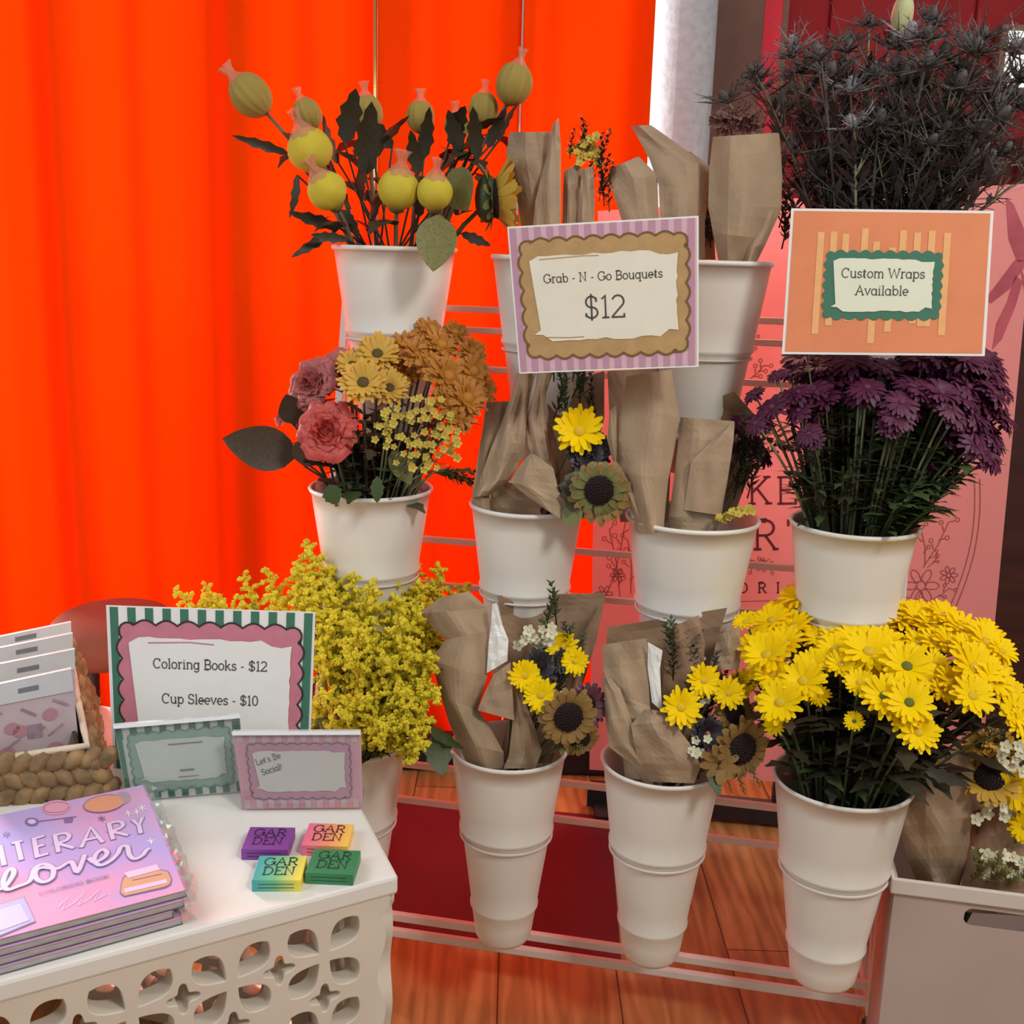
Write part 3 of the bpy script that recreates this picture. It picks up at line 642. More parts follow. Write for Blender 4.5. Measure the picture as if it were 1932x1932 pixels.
def head_pompon(name, seed, m, layers=6, n=22, wd=.10):
    rs = random.Random(seed); mb = MB()
    for l in range(layers):
        f = l / layers
        for k in range(int(n * (1 - .5 * f))):
            petal(mb, rs.uniform(0, 2 * pi), (.85 - .5 * f) * rs.uniform(.8, 1.1), wd * rs.uniform(.8, 1.2), .08, .1 + 1.15 * f + rs.uniform(-.2, .2), .18 + rs.uniform(-.1, .15), rs=rs, seg=4)
    mb.ell((0, 0, .06), .26, .26, .2, seg=12, rings=6)
    return mb.mesh(name, m)
def disc_mesh(name, m, r, h=.5, lumps=0, seed=1):
    mb = MB(); mb.ell((0, 0, .02), r, r, r * h, seg=16, rings=8)
    rs = random.Random(seed)
    for i in range(lumps):
        a = i * 2.39996; q = math.sqrt(i / lumps) * r * .97; z = .02 + r * h * math.sqrt(max(0, 1 - (q / r) ** 2))
        mb.ell((q * math.cos(a), q * math.sin(a), z), r * .09, r * .09, r * .11, seg=5, rings=4)
    return mb.mesh(name, m)
def head_rose(name, seed, m):
    rs = random.Random(seed); mb = MB()
    for l in range(8):
        R = .09 + .088 * l; n = 3 + l; hgt = .66 - .03 * l
        for k in range(n):
            a0 = 2 * pi * k / n + l * .8 + rs.uniform(-.2, .2); span = 2 * pi / n * 1.35; out = .015 + .030 * l; ruf = rs.uniform(0, 6); dz = rs.uniform(-.07, .07); ro = rs.uniform(.88, 1.1)
            def P(i, j):
                u = i / 8; v = j / 6; a = a0 + (u - .5) * span * (.45 + .55 * min(1, v * 1.6))
                r = R * ro * (.30 + .70 * math.sin(min(1, v * 1.1) * pi / 2)) + out * max(0, v - .55) * 2.2 + .05 * math.sin(u * 8 + ruf) * v * v
                z = (hgt + dz) * v - .28 + .12 * (1 - (2 * u - 1) ** 2) * v - (.12 + .075 * l) * max(0, v - .66) * 1.6 + .055 * math.sin(u * 11 + ruf * 2) * v * v
                return Vector((r * math.cos(a), r * math.sin(a), z))
            mb.grid(P, 9, 7)
    mb.ell((0, 0, -.1), .62, .62, .25, seg=12, rings=6)
    return mb.mesh(name, m)
def leaf_mesh(name, m, wd=.22, bend=.35, serr=0., seg=8, seed=0):
    mb = MB(); vs = []; rs = random.Random(seed)
    for j in range(seg + 1):
        t = j / seg; hw = wd * math.sin(pi * t ** .8) ** .8 * (1 + (serr * (1 if j % 2 else -1)))
        if j == 0: hw = .015
        if j == seg: hw = .004
        z = -bend * t * t
        for k in (-1, 0, 1): vs.append((hw * k, .03 * math.sin(t * 5), 0)) if False else vs.append((hw * k, .18 * hw * abs(k) + z * -1 * 0 + (bend * t * t), t))
    mb.add(vs, [(j * 3 + k, j * 3 + k + 1, j * 3 + k + 4, j * 3 + k + 3) for j in range(seg) for k in (0, 1)])
    return mb.mesh(name, m)                     # grows along +Z, droops to +Y
def goldenrod_mesh(name, seed):
    rs = random.Random(seed); mb = MB(); axis = []
    for i in range(9):
        t = i / 8; axis.append(Vector((.0 + .22 * t * t, 0, t)))
    for bi in range(16):
        t = .05 + .93 * bi / 15; p = axis[0].lerp(axis[-1], t); p.x = .22 * t * t; L = (1 - t) * .42 + .10; a = bi * 2.4
        d = Vector((math.cos(a), math.sin(a), .75)).normalized()
        n = int(9 + L * 44)
        for k in range(n):
            f = (k + 1) / n; q = p + d * L * f + Vector((0, 0, .10 * L * f - .45 * L * f * f)) + Vector((rs.uniform(-1, 1), rs.uniform(-1, 1), rs.uniform(-.3, 1))) * .028
            s = rs.uniform(.019, .034); mb.ell(q, s, s, s * 1.35, seg=5, rings=3, rot=Quaternion((rs.uniform(-1, 1), rs.uniform(-1, 1), .2), rs.uniform(0, 1)))
    return mb.mesh(name, GOLD, smooth=False)
def goldstem_mesh(name, seed):
    mb = MB(); mb.tube([(.22 * t * t, 0, t) for t in [i / 6 for i in range(7)]], [.012 - .008 * i / 6 for i in range(7)], 5)
    rs = random.Random(seed)
    for bi in range(16):
        t = .05 + .93 * bi / 15; p = Vector((.22 * t * t, 0, t)); L = (1 - t) * .42 + .10; a = bi * 2.4; d = Vector((math.cos(a), math.sin(a), .75)).normalized()
        mb.tube([p, p + d * L * .5, p + d * L + Vector((0, 0, -.2 * L))], .006, 4)
    return mb.mesh(name, GOLDS)
def thistle_mesh(name, seed, m):
    rs = random.Random(seed); mb = MB(); mb.ell((0, 0, .22), .15, .15, .26, seg=10, rings=7)
    for k in range(11):
        a = 2 * pi * k / 11 + rs.uniform(-.15, .15); L = rs.uniform(.7, 1.05); up = rs.uniform(.1, .75); d = Vector((math.cos(a) * math.cos(up), math.sin(a) * math.cos(up), math.sin(up)))
        b0 = Vector((0, 0, .03)); mb.tube([b0, b0 + d * L * .5 + Vector((0, 0, -.03)), b0 + d * L], [.035, .026, .003], 4)
        for q in range(4):
            f = .25 + .18 * q; sd = Vector((-math.sin(a), math.cos(a), .2)) * (1 if q % 2 else -1); p = b0 + d * L * f; mb.tube([p, p + (sd * .16 + d * .12)], [.018, .002], 3)
    for k in range(26):
        t = rs.uniform(.1, 1); a = rs.uniform(0, 2 * pi); r = .15 * math.sin(pi * (.15 + .7 * t)); p = Vector((r * math.cos(a), r * math.sin(a), .46 * t)); mb.tube([p, p + Vector((math.cos(a) * .07, math.sin(a) * .07, .05))], [.012, .002], 3)
    return mb.mesh(name, m)
def bud_mesh(name, m, seed, rx=1., rz=1.15, ribs=22, amp=.035, top=.92):
    mb = MB(); vs = []; fs = []; n = 44; R = 14
    for i in range(R + 1):
        t = i / R; a0 = pi * (.04 + top * t)
        for k in range(n):
            a = 2 * pi * k / n; r = rx * math.sin(a0) * (1 + amp * math.cos(ribs * a / 2 + seed) + .02 * math.sin(5 * a + 9 * t)); z = -rz * math.cos(a0)
            vs.append((r * math.cos(a), r * math.sin(a), z))
    for i in range(R):
        for k in range(n): k2 = (k + 1) % n; fs.append((i * n + k, i * n + k2, (i + 1) * n + k2, (i + 1) * n + k))
    fs.append(tuple(range(n))[::-1]); fs.append(tuple(R * n + k for k in range(n))); mb.add(vs, fs); return mb.mesh(name, m)
def net_mesh(name):
    mb = MB(); prof = [(.62, .78), (.42, 1.02), (.24, 1.22), (.20, 1.38), (.27, 1.62), (.38, 1.85)]; vs = []; fs = []; n = 24
    for i, (r, z) in enumerate(prof):
        for k in range(n): a = 2 * pi * k / n; q = r * (1 + (.10 + .05 * i) * math.sin(6 * a + i)); vs.append((q * math.cos(a), q * math.sin(a) * (.6 if i > 2 else 1), z))
    for i in range(len(prof) - 1):
        for k in range(n): k2 = (k + 1) % n; fs.append((i * n + k, i * n + k2, (i + 1) * n + k2, (i + 1) * n + k))
    mb.add(vs, fs); return mb.mesh(name, NET)
def waxflower_mesh(name, seed, m=None):
    rs = random.Random(seed); mb = MB()
    for k in range(5): petal(mb, 2 * pi * k / 5, .75, .36, .2, .5, .1, seg=3, rs=rs)
    mb.ell((0, 0, .1), .24, .24, .14, seg=8, rings=4); return mb.mesh(name, m or WAXY)
def sprig_mesh(name, seed, m, n=26, L=.26, wd=.045, spread=.9):
    """a feathery sprig along +Z"""
    rs = random.Random(seed); mb = MB(); mb.tube([(0, 0, 0), (.03, 0, .5), (0, .02, 1)], [.018, .013, .006], 5)
    for k in range(n):
        t = .15 + .85 * k / n; a = k * 2.4; d = Vector((math.cos(a) * spread, math.sin(a) * spread, .8)).normalized(); s = d.cross(Vector((0, 0, 1))).normalized(); p = Vector((.03 * math.sin(pi * t), 0, t)); l = L * (1.15 - .6 * t) * rs.uniform(.8, 1.2)
        q = [p, p + d * l * .35 + s * wd, p + d * l + Vector((0, 0, -.08 * l)), p + d * l * .35 - s * wd]; mb.add(q, [(0, 1, 2, 3)])
    return mb.mesh(name, m)
DAISY = [head_daisy('daisy_petals', i, YEL, 15, 2, .125, .22 + .06 * i, .15) for i in range(4)]
DAISYC = disc_mesh('daisy_disc', YELC, .20, .55, 24)
DAISYG = disc_mesh('daisy_green_disc', mat('daisy_green_eye', (.13, .15, .02), .8, .3, 200), .19, .5, 24)
PURP = [head_daisy('purple_petals', 20 + i, PUR, 17, 2, .13, .05 + .1 * i, .30, droop=.1) for i in range(3)]
PURD = disc_mesh('purple_disc', PURC, .17, .55, 20)
BRON = [head_pompon('bronze_petals', 30 + i, ORA, 5, 20, .10) for i in range(3)]
AMBR = [head_daisy('amber_petals', 40 + i, AMB, 18, 3, .11, .2, .12) for i in range(2)]
AMBC = disc_mesh('amber_disc', BRC, .24, .5, 24)
ROSES = [head_rose('rose_petals', 50 + i, m) for i, m in enumerate((ROSE, ROSEP))]
SUN = head_daisy('sunflower_petals', 60, SUNP, 20, 2, .12, .15, .15, rb=.42, L=.58)
SUNE = head_daisy('sunflower_forward_petals', 63, SUNP, 22, 2, .12, .85, .10, rb=.42, L=.66)
SUNB = head_daisy('sunflower_bronze_petals', 61, SUNPB, 17, 2, .12, .2, .25, rb=.40, L=.55)
SUNY = head_daisy('sunflower_sepals', 62, LEAFO, 14, 2, .12, .0, .35, rb=.40, L=.52)
SUND = disc_mesh('sunflower_disc', SUNC, .46, .45, 90)
LEAFS = [leaf_mesh('leaf_blade', LEAFM, .20, .35, .12), leaf_mesh('leaf_blade_dark', LEAFD, .20, .45, .18), leaf_mesh('leaf_blade_brown', LEAFB, .26, .25, 0), leaf_mesh('leaf_blade_olive', LEAFO, .28, .2, 0)]
GRODS = [(goldenrod_mesh('goldenrod_florets', 70 + i), goldstem_mesh('goldenrod_twigs', 70 + i)) for i in range(4)]
THS = [thistle_mesh('thistle_spikes', 80 + i, THI) for i in range(3)]; THSL = thistle_mesh('thistle_spikes_silver', 85, THIL)
BUDYM = bud_mesh('yellow_bud', BUDY, 0, 1, .98, 40, .015); BUDGM = bud_mesh('olive_bud', BUDG, 2, .95, 1.15, 26, .06, .78); NETM = net_mesh('net_sleeve')
WAX = waxflower_mesh('waxflower_petals', 1); WAXW = waxflower_mesh('white_floret', 2, WHP)
SPRG = sprig_mesh('green_sprig', 1, LEAFM); SPRD = sprig_mesh('dark_sprig', 2, LEAFD); SPRO = sprig_mesh('olive_sprig', 3, LEAFO); SPRDU = sprig_mesh('dusty_sprig', 4, DUSTY, 34, .2, .03)

def stem_pts(pk, P, spread=.55, depth=.14):
    p = POTS[pk]; c = p['c']; d = (P - c).copy(); d.z = 0; l = d.length; u = d / l if l > 1e-5 else Vector((0, 0, 0))
    rr = min(p['r'] * .72, l * spread); a = c + u * rr * .45 - ez * depth; b = c + u * rr + ez * max(.01, (P.z - c.z) * .30)
    return [a.lerp(b, t).lerp(b.lerp(P, t), t) for t in [i / 7 for i in range(8)]]
def leaves_on(mb, pts, n, size, i0=3, wd=.16, droop=.3, t0=.5):
    for k in range(n):
        t = U(t0, .9); i = min(int(t * (len(pts) - 1)), len(pts) - 2); p = pts[i].lerp(pts[i + 1], t * (len(pts) - 1) - i)
        a = U(0, 2 * pi); d = Vector((math.cos(a), math.sin(a), U(.1, .9))).normalized(); s = d.cross(ez).normalized(); L = size * U(.7, 1.2); vs = []
        for j in range(6):
            f = j / 5; hw = L * wd * (math.sin(pi * (f * .92 + .04)) * (1.25 if j % 2 else .75)); q = p + d * L * f - ez * droop * L * f * f
            vs += [q - s * hw, q + s * hw]
        mb.add(vs, [(2 * j, 2 * j + 1, 2 * j + 3, 2 * j + 2) for j in range(5)])
def flower(name, pk, P, direction, size, head, centre, label, cat, group, stemm=STEM, stemr=.0022, leaves=3, leafm=LEAFM, lsize=.045, headname='flower_head', spin=None, extra=None):
    pts = stem_pts(pk, P); t = thing(name, pts[0], label, cat, group); dv = Vector(direction).normalized()
    pts[-1] = P - dv * size * .08
    mb = MB(); mb.tube(pts, [stemr * 1.3 - stemr * .6 * i / 7 for i in range(8)], 5); mb.build('stem', stemm, t, smooth=True)
    if leaves: mb = MB(); leaves_on(mb, pts, leaves, lsize); mb.build('leaves', leafm, t)
    h = place(headname, head, t, P, dv, size, U(0, 6) if spin is None else spin)
    if centre: sub('centre', centre, h)
    return t, h, pts
def toward(P, c, out=1., cam=.8, up=.3):
    o = (P - c).normalized(); v = (CAM - P).normalized(); return o * out + v * cam + ez * up

def faceq(P, d, spin=0.):       # leaf runs along d, broad side to the room
    z = Vector(d).normalized(); y = (CAM - P).normalized(); y = (y - z * y.dot(z)).normalized(); x = y.cross(z)
    return Matrix((x, y, z)).transposed().to_quaternion() @ Quaternion((0, 0, 1), spin)
def greenery(pk, n, label, group, rx, z0, z1, m, size, wd=.2, nl=9, front=.0):
    c = POTS[pk]['c']
    for i in range(n):
        a = 2 * pi * i / n + U(-.2, .2); q = rx * math.sqrt(U(.15, 1)); P = c + Vector((q * math.cos(a), q * math.sin(a) - front, U(z0, z1))); pts = stem_pts(pk, P, .9)
        t = thing('greenery_stem', pts[0], label, 'foliage', group)
        mb = MB(); mb.tube(pts, .0019, 5); mb.build('stem', STEMD, t); mb = MB(); leaves_on(mb, pts[3:], nl, size, wd=wd, t0=.2); mb.build('leaves', m[i % len(m)], t)
# yellow daisies, front right bucket
c33 = POTS['33']['c']; n33 = POTS['33']['n']
DZ = [(560,150,100,.10),(400,290,110,.06),(530,330,110,.05),(370,500,130,-.02),(470,430,110,.01),(450,790,130,-.09),(590,660,125,-.07),(410,620,100,-.04),(700,400,105,.04),(780,470,105,.0),(860,270,110,.10),(950,240,110,.11),(990,480,145,-.03),(890,390,105,.03),(1080,420,105,.02),(1220,570,140,-.06),(1085,750,130,-.10),(1235,790,130,-.11),(1290,970,115,-.12),(1210,890,95,-.11),(900,905,65,-.10),(930,670,85,-.07),(1180,280,125,.09),(1300,290,115,.09),(1380,330,105,.08),(1450,260,105,.10),(1550,340,115,.08),(1480,430,105,.05),(1700,420,115,.05),(1650,380,95,.07),(1290,430,95,.05),(1630,580,150,-.02),(1750,660,115,-.03),(1620,750,125,-.06),(1500,660,95,-.03),(1440,720,85,-.04),(1850,740,95,-.03),(1880,850,115,-.05),(1915,930,95,-.06),(1720,550,105,.01),(690,750,75,-.05),(640,560,95,-.03),(570,240,105,.09),(770,310,105,.08),(1060,320,95,.08),(1140,640,85,-.04),(1390,560,85,0),(1330,650,95,-.03),(1800,480,85,.02),(240,300,80,.03),(330,600,80,0),(300,650,70,0),(1230,180+60,95,.11),(660,250,95,.10),(1040,560,90,-.03),(730,560,80,-.01),(1580,470,100,.03),(1400,430,100,.05),(420,930,70,-.08),(820,560,85,-.04)]
DZ += [(zx + U(-70, 70), zy + U(-60, 40), zr * .9, dn + .035) for (zx, zy, zr, dn) in DZ[:45] if zy < 640 and zr > 90]
for i, (zx, zy, zr, dn) in enumerate(DZ):
    px, py = 1332 + zx * .3106, 1080 + zy * .3106; P = on(px, py, n33 + dn); sz = zr * .3106 * (P - CAM).dot(fwd) / FPX * (1.24 if zr > 80 else 1.05)
    d = toward(P, c33 + ez * .05, .75, .75, .35)
    flower('yellow_daisy', '33', P, d, sz, DAISY[i % 4], DAISYG if i in (15, 16, 17, 20) else DAISYC, 'open yellow daisy in the domed mass above the front right bucket', 'flower', 'yellow daisies in the front right bucket', STEM, .0020, 6, LEAFD, .06)
greenery('33', 26, 'dark leafy stem packed under the yellow daisies', 'greenery under the yellow daisies', .066, .04, .13, [LEAFD, LEAFD, LEAFM], .045, .17, 12)
# dark purple flowers
c24 = POTS['24']['c']; n24 = POTS['24']['n']
PZ = [(430,340,55,-.02),(290,460,60,-.02),(510,330,75,.0),(560,450,70,-.03),(400,540,85,-.04),(480,490,70,-.03),(300,640,65,-.05),(700,330,105,.03),(800,280,105,.06),(900,260,95,.08),(1040,240,105,.09),(1000,340,105,.03),(980,420,90,-.04),(1120,330,95,.04),(1200,290,95,.07),(1300,270,95,.08),(1400,300,105,.07),(1500,300,95,.08),(1190,510,90,-.07),(1170,600,85,-.08),(1120,660,65,-.08),(1260,400,90,-.02),(1320,440,80,-.05),(1430,450,95,-.05),(1480,540,85,-.06),(1515,605,75,-.06),(1600,420,115,.0),(1640,300,105,.06),(1740,310,95,.06),(1790,425,75,.03),(1600,550,115,-.02),(1700,500,105,.0),(1780,590,95,.0),(1640,680,115,-.03),(1720,680,95,-.01),(1690,800,105,-.04),(1740,850,85,-.04),(1760,750,75,-.02),(1600,265,85,.08),(650,430,85,-.02),(720,480,85,-.02),(830,380,85,.01),(620,700,65,-.07),(650,740,55,-.07),(1370,890,60,-.03),(1420,360,95,.03),(1540,380,95,.03),(880,340,95,.02),(600,290,85,.05),(360,610,60,-.04),(1560,480,95,-.03),(930,480,70,-.03),(560,560,70,-.04),(660,560,70,-.02),(1640,760,90,-.05),(1820,650,60,.0)]
PZ += [(560 + 48 * i + U(-20, 20), 245 + U(-20, 60), 95, .02 + U(-.01, .03)) for i in range(24)] + [(1560 + U(-60, 200), 430 + U(0, 380), 95, U(-.03, .02)) for i in range(14)]
PZ += [(zx + U(-60, 60), zy + U(-40, 50), zr * .95, dn + .03) for (zx, zy, zr, dn) in PZ if zy < 600 and zx > 600]
for i, (zx, zy, zr, dn) in enumerate(PZ):
    px, py = 1332 + zx * .3106, 600 + zy * .3106; P = on(px, py, n24 + dn); sz = zr * .3106 * (P - CAM).dot(fwd) / FPX * 1.42
    d = toward(P, c24 + ez * .08, 1.0, .8 if zy < 330 else .40, .45)
    flower('purple_chrysanthemum', '24', P, d, sz, PURP[i % 3], PURD, 'dark purple chrysanthemum in the spreading bunch below the orange sign', 'flower', 'purple chrysanthemums in the middle row bucket', STEM if i % 3 else STEML, .0021, 5, LEAFM if zx > 1000 else LEAFD, .045)
P = on(1332 + 610 * .3106, 600 + 190 * .3106, n24 - .03)
flower('purple_chrysanthemum', '24', P, (-.1, -.2, 1), .018, PURP[0], PURD, 'lone purple chrysanthemum standing above the rest against the orange sign bottom', 'flower', None, STEM, .0016, 1, LEAFD, .03)
for i, (x, y, dn) in enumerate([(1820, 890, -.05), (1790, 930, -.07), (1760, 960, -.08), (1700, 950, -.09), (1840, 860, -.03), (1740, 900, -.07), (1800, 860, -.05)]):
    P = on(x, y, n24 + dn); pts = stem_pts('24', P); t = thing('foliage_sprig', pts[0], 'green leafy sprig at the right rim of the purple flower bucket', 'foliage', 'leafy sprigs beside the purple flowers')
    mb = MB(); mb.tube(pts, .0014, 5); mb.build('stem', STEM, t); mb = MB(); leaves_on(mb, pts[3:], 14, .034, wd=.26, t0=.25); mb.build('leaves', LEAFM, t)
greenery('24', 26, 'dark feathery green stem packed under the purple flowers', 'greenery under the purple flowers', .105, .05, .16, [LEAFD, LEAFM], .045, .10, 14)
# goldenrod
c30 = POTS['30']['c']; n30 = POTS['30']['n']
GZ = [(375,1150,.02),(405,1150,.05),(440,1150,.03),(475,1140,.05),(520,1130,.06),(560,1110,.06),(590,1085,.05),(625,1090,.03),(600,1120,.02),(645,1110,.05),(665,1140,.02),(705,1120,.06),(745,1110,.07),(790,1105,.06),(825,1130,.04),(705,1160,-.01),(645,1170,-.02),(755,1160,.0),(800,1160,.01),(620,1215,-.06),(680,1205,-.05),(740,1215,-.05),(790,1205,-.04),(825,1185,-.01),(620,1265,-.08),(690,1265,-.09),(750,1265,-.09),(800,1255,-.06),(620,1325,-.09),(680,1325,-.10),(740,1315,-.11),(785,1300,-.08),(645,1375,-.10),(705,1355,-.11),(755,1360,-.11),(785,1365,-.09),(720,1385,-.11),(765,1395,-.10),(570,1170,-.02),(540,1160,.0),(590,1150,-.02),(815,1225,-.04),(660,1235,-.07),(715,1235,-.07),(770,1230,-.06)]
GZ += [(x + U(-28, 28), y + U(-6, 26), dn + U(-.01, .035)) for (x, y, dn) in GZ if x > 590]
GZ = [(x, y + (12 if 640 < x < 800 and y < 1130 else 0), dn + (.07 if x > 780 and y < 1240 else 0)) for (x, y, dn) in GZ]
for i, (x, y, dn) in enumerate(GZ):
    P = on(x, y, n30 + dn); pts = stem_pts('30', P, .9, .12)
    t = thing('goldenrod_stem', pts[0], 'feathery yellow goldenrod spray in the bushy mass behind the striped price sign', 'flower', 'goldenrod sprays in the left bucket')
    mb = MB(); mb.tube(pts, .0016, 5); mb.build('stem', GOLDS, t)
    o = (P - (c30 + ez * -.02)).normalized(); d = o + Vector((0, -.25, .12)) + Vector((U(-.4, .4), U(-.2, .2), U(-.2, .2)))
    if y > 1280: d = d + Vector((0, -.3, -.55))
    sz = U(.070, .095); fl, tw = GRODS[i % 4]; dn_ = d.normalized()
    h = place('florets', fl, t, P - dn_ * sz * .5, d, sz, U(0, 6)); sub('twigs', tw, h)
    mb = MB(); leaves_on(mb, pts, 2, .05, wd=.10); mb.build('leaves', LEAFM, t)
P = on(825, 1395, n30 - .07); t = thing('leaf_sprig', stem_pts('30', P)[0], 'dark green rounded leaves hanging at the right rim of the goldenrod bucket', 'foliage')
mb = MB(); mb.tube(stem_pts('30', on(800, 1370, n30 - .07), .9), .0016, 5); mb.build('stem', STEM, t)
place('leaf', LEAFS[0], t, on(800, 1365, n30 - .07), (.6, -.1, -.6), (.085, .05, .062), 0); place('leaf', LEAFS[0], t, on(822, 1385, n30 - .08), (.1, -.1, -1), (.095, .05, .052), .4)
# netted yellow buds
c11 = POTS['11']['c']; n11 = POTS['11']['n']
BZ = [(473,180,38,.02,'g',(-.75,-.1,.8),'topmost bud at the far left, leaning away'),(580,215,27,.04,'g',(-.45,0,1),'small olive bud behind the big yellow one'),(692,214,31,.05,'g',(-.1,0,1),'olive bud right in front of the brass pole'),(793,220,27,.05,'g',(0,0,1),'small upright olive bud in the middle of the top'),(912,207,29,.04,'g',(.05,0,1),'olive bud left of the tallest one'),(970,158,35,.03,'g',(.25,-.05,1),'tallest olive bud at the top right'),(862,238,24,.03,'g',(-.1,-.2,1),'half hidden olive bud behind dark leaves'),(585,283,42,-.04,'y',(-.35,-.35,.9),'biggest round yellow bud on the left'),(617,360,37,-.08,'y',(-.45,-.35,.8),'yellow bud low on the left above the bucket rim'),(752,357,39,-.07,'y',(.15,-.3,1),'fat yellow bud in the middle just above the bucket'),(820,363,34,-.07,'y',(.1,-.3,1),'smaller yellow bud touching the middle one on its right')]
for i, (x, y, r, dn, kd, dr, txt) in enumerate(BZ):
    P = on(x, y, n11 + dn); k = (P - CAM).dot(fwd) / FPX; sz = r * k; d = Vector(dr).normalized(); pts = stem_pts('11', P - d * sz * .9, .8); 
    t = thing('netted_chrysanthemum', pts[0], txt + (', yellow in a pale net' if kd == 'y' else ', in a pale net'), 'flower', 'netted chrysanthemum buds in the top left bucket')
    mb = MB(); mb.tube(pts, [.0042 - .0014 * j / 7 for j in range(8)], 7); mb.build('stem', mat('bud_stem', (.16, .11, .06), .6, .3, 40), t, smooth=True)
    h = place('bud', BUDYM if kd == 'y' else BUDGM, t, P, d, sz, U(0, 6)); sub('net_sleeve', NETM, h)
    mb = MB(); mb.ell((0, 0, -.95), .42, .42, .22); me = mb.mesh('calyx', LEAFO); sub('calyx', me, h)
    mb = MB(); leaves_on(mb, pts[3:], 6 if kd == 'g' else 2, .06, wd=.26, droop=.7, t0=.3); mb.build('leaves', LEAFD, t)
def loose_leaf(pk, px, py, dn, d, L, wd, bend, m, spin, label, k=1):
    P = on(px, py, POTS[pk]['n'] + dn); t = thing('leaf_stalk', P, label, 'leaf', None if k == 1 else k)
    place('blade', m, t, P, None, (L * wd / .2 * (.75 if m is LEAFS[1] else 1), L, L), q=faceq(P, d, spin)); base = POTS[pk]['c'] - ez * .05 + Vector((U(-.03, .03), U(-.03, .03), 0)); mb = MB(); mb.tube([base, base.lerp(P, .6) + ez * .01, P], .0016, 5); mb.build('stalk', STEMD, t); return t
gk = 'dark drooping leaves among the netted buds'
for (x, y, dn, d, L, wd, sp) in [(545,290,0,(-.9,-.1,.25),.08,.12,0),(560,330,-.02,(.1,-.2,-1),.07,.14,.5),(650,270,.0,(.2,0,.9),.075,.3,0),(640,310,.0,(-.4,-.2,.5),.07,.3,1),(690,330,-.02,(.1,-.1,1),.10,.25,0),(705,300,.01,(.35,0,1),.075,.24,1),(680,380,-.02,(-.2,-.1,1),.08,.3,2),(700,420,-.03,(.1,-.2,1),.09,.22,1),(740,280,.02,(-.5,0,.6),.05,.3,0),(800,300,.03,(.1,0,1),.07,.2,0),(790,330,0,(-.2,0,1),.06,.25,0),(870,290,.02,(-.3,0,.9),.06,.28,0),(890,250,.01,(.5,-.1,.5),.05,.3,1),(920,280,.02,(.4,0,.9),.06,.2,0),(945,260,.03,(.1,0,1),.05,.22,1),(640,430,-.05,(-.9,-.2,.25),.075,.16,0),(625,440,-.06,(-.7,-.2,-.45),.07,.13,0),(655,452,-.07,(-1,-.1,.1),.05,.2,0),(790,410,-.04,(.1,-.1,1),.05,.25,0),(640,395,-.03,(.5,-.2,-.6),.06,.22,0),(900,300,.0,(-.1,-.1,1),.07,.22,0),(850,260,.02,(.3,-.2,.6),.055,.3,0),(870,440,-.02,(.8,-.1,-.3),.05,.2,0)]:
    loose_leaf('11', x, y, dn, d, L, wd, 0, LEAFS[1], sp, 'dark curled leaf among the netted yellow buds against the orange curtain', gk)
loose_leaf('11', 828, 405, -.115, (-.08, -.12, -1), .078, .26, 0, LEAFS[3], 0, 'big olive green leaf hanging over the rim of the netted bud bucket')
loose_leaf('11', 850, 320, -.03, (.5, -.3, -.8), .07, .3, 0, LEAFS[3], .5, 'smooth olive leaf between the small yellow bud and the sunflower')
P = on(935, 375, n11 - .02)
t, h, pts = flower('sunflower', '11', P, (.97, .10, .10), .062, SUNE, SUND, 'amber sunflower seen edge on at the right of the netted buds', 'flower', None, STEM, .004, 2, LEAFM, .06, spin=.3)
place('sepals', SUNY, t, P - Vector((.010, 0, 0)), (.97, .10, .10), .056, .2); mb = MB(); mb.ell(P - Vector((.012, -.003, 0)), .018, .032, .034, seg=12, rings=8); mb.build('flower_base', LEAFM, t, smooth=True)
# roses and bronze mums
c21 = POTS['21']['c']; n21 = POTS['21']['n']
for (x, y, r, dn, hd, lab, d) in [(588,722,52,-.03,1,'dusty pink rose at the upper left of the middle row bunch',(-.5,-.9,.45)),(617,812,58,-.09,0,'full coral pink rose lowest at the front of the bunch',(-.15,-1,.35)),(655,692,42,.0,1,'dusty rose half hidden behind the amber chrysanthemums',(.2,-.9,.6)),(538,782,26,.02,0,'rose mostly hidden behind the big brown leaf',(-.6,-.4,.8))]:
    P = on(x, y, n21 + dn); flower('rose', '21', P, d, r * (P - CAM).dot(fwd) / FPX * 1.12, ROSES[hd], None, lab, 'flower', 'roses in the middle row bucket', STEM, .0032, 4, LEAFD, .05)
for i, (x, y, r, dn, amber) in enumerate([(685,722,44,-.08,1),(712,668,42,-.02,1),(735,732,36,-.06,1),(664,688,30,-.04,1),(810,628,37,.04,0),(858,628,30,.03,0),(790,668,42,.0,0),(832,652,42,.01,0),(765,652,36,.02,0),(846,712,50,-.04,0),(893,702,40,-.02,0),(882,752,45,-.05,0),(905,735,36,-.02,0),(852,762,40,-.06,0),(868,785,34,-.06,0),(815,692,36,-.02,0),(745,690,34,.0,0),(770,700,30,.0,0),(890,665,34,.01,0)]):
    P = on(x, y, n21 + dn)
    flower('bronze_chrysanthemum', '21', P, toward(P, c21 + ez * .06, .6, .9, .2), r * (P - CAM).dot(fwd) / FPX * 1.12, AMBR[i % 2] if amber else BRON[i % 3], AMBC if amber else None,
           'amber chrysanthemum with dark centre beside the pink roses' if amber else 'shaggy bronze orange chrysanthemum at the right of the pink roses', 'flower', 'amber chrysanthemums' if amber else 'bronze chrysanthemums', STEM, .0022, 3, LEAFD, .05)
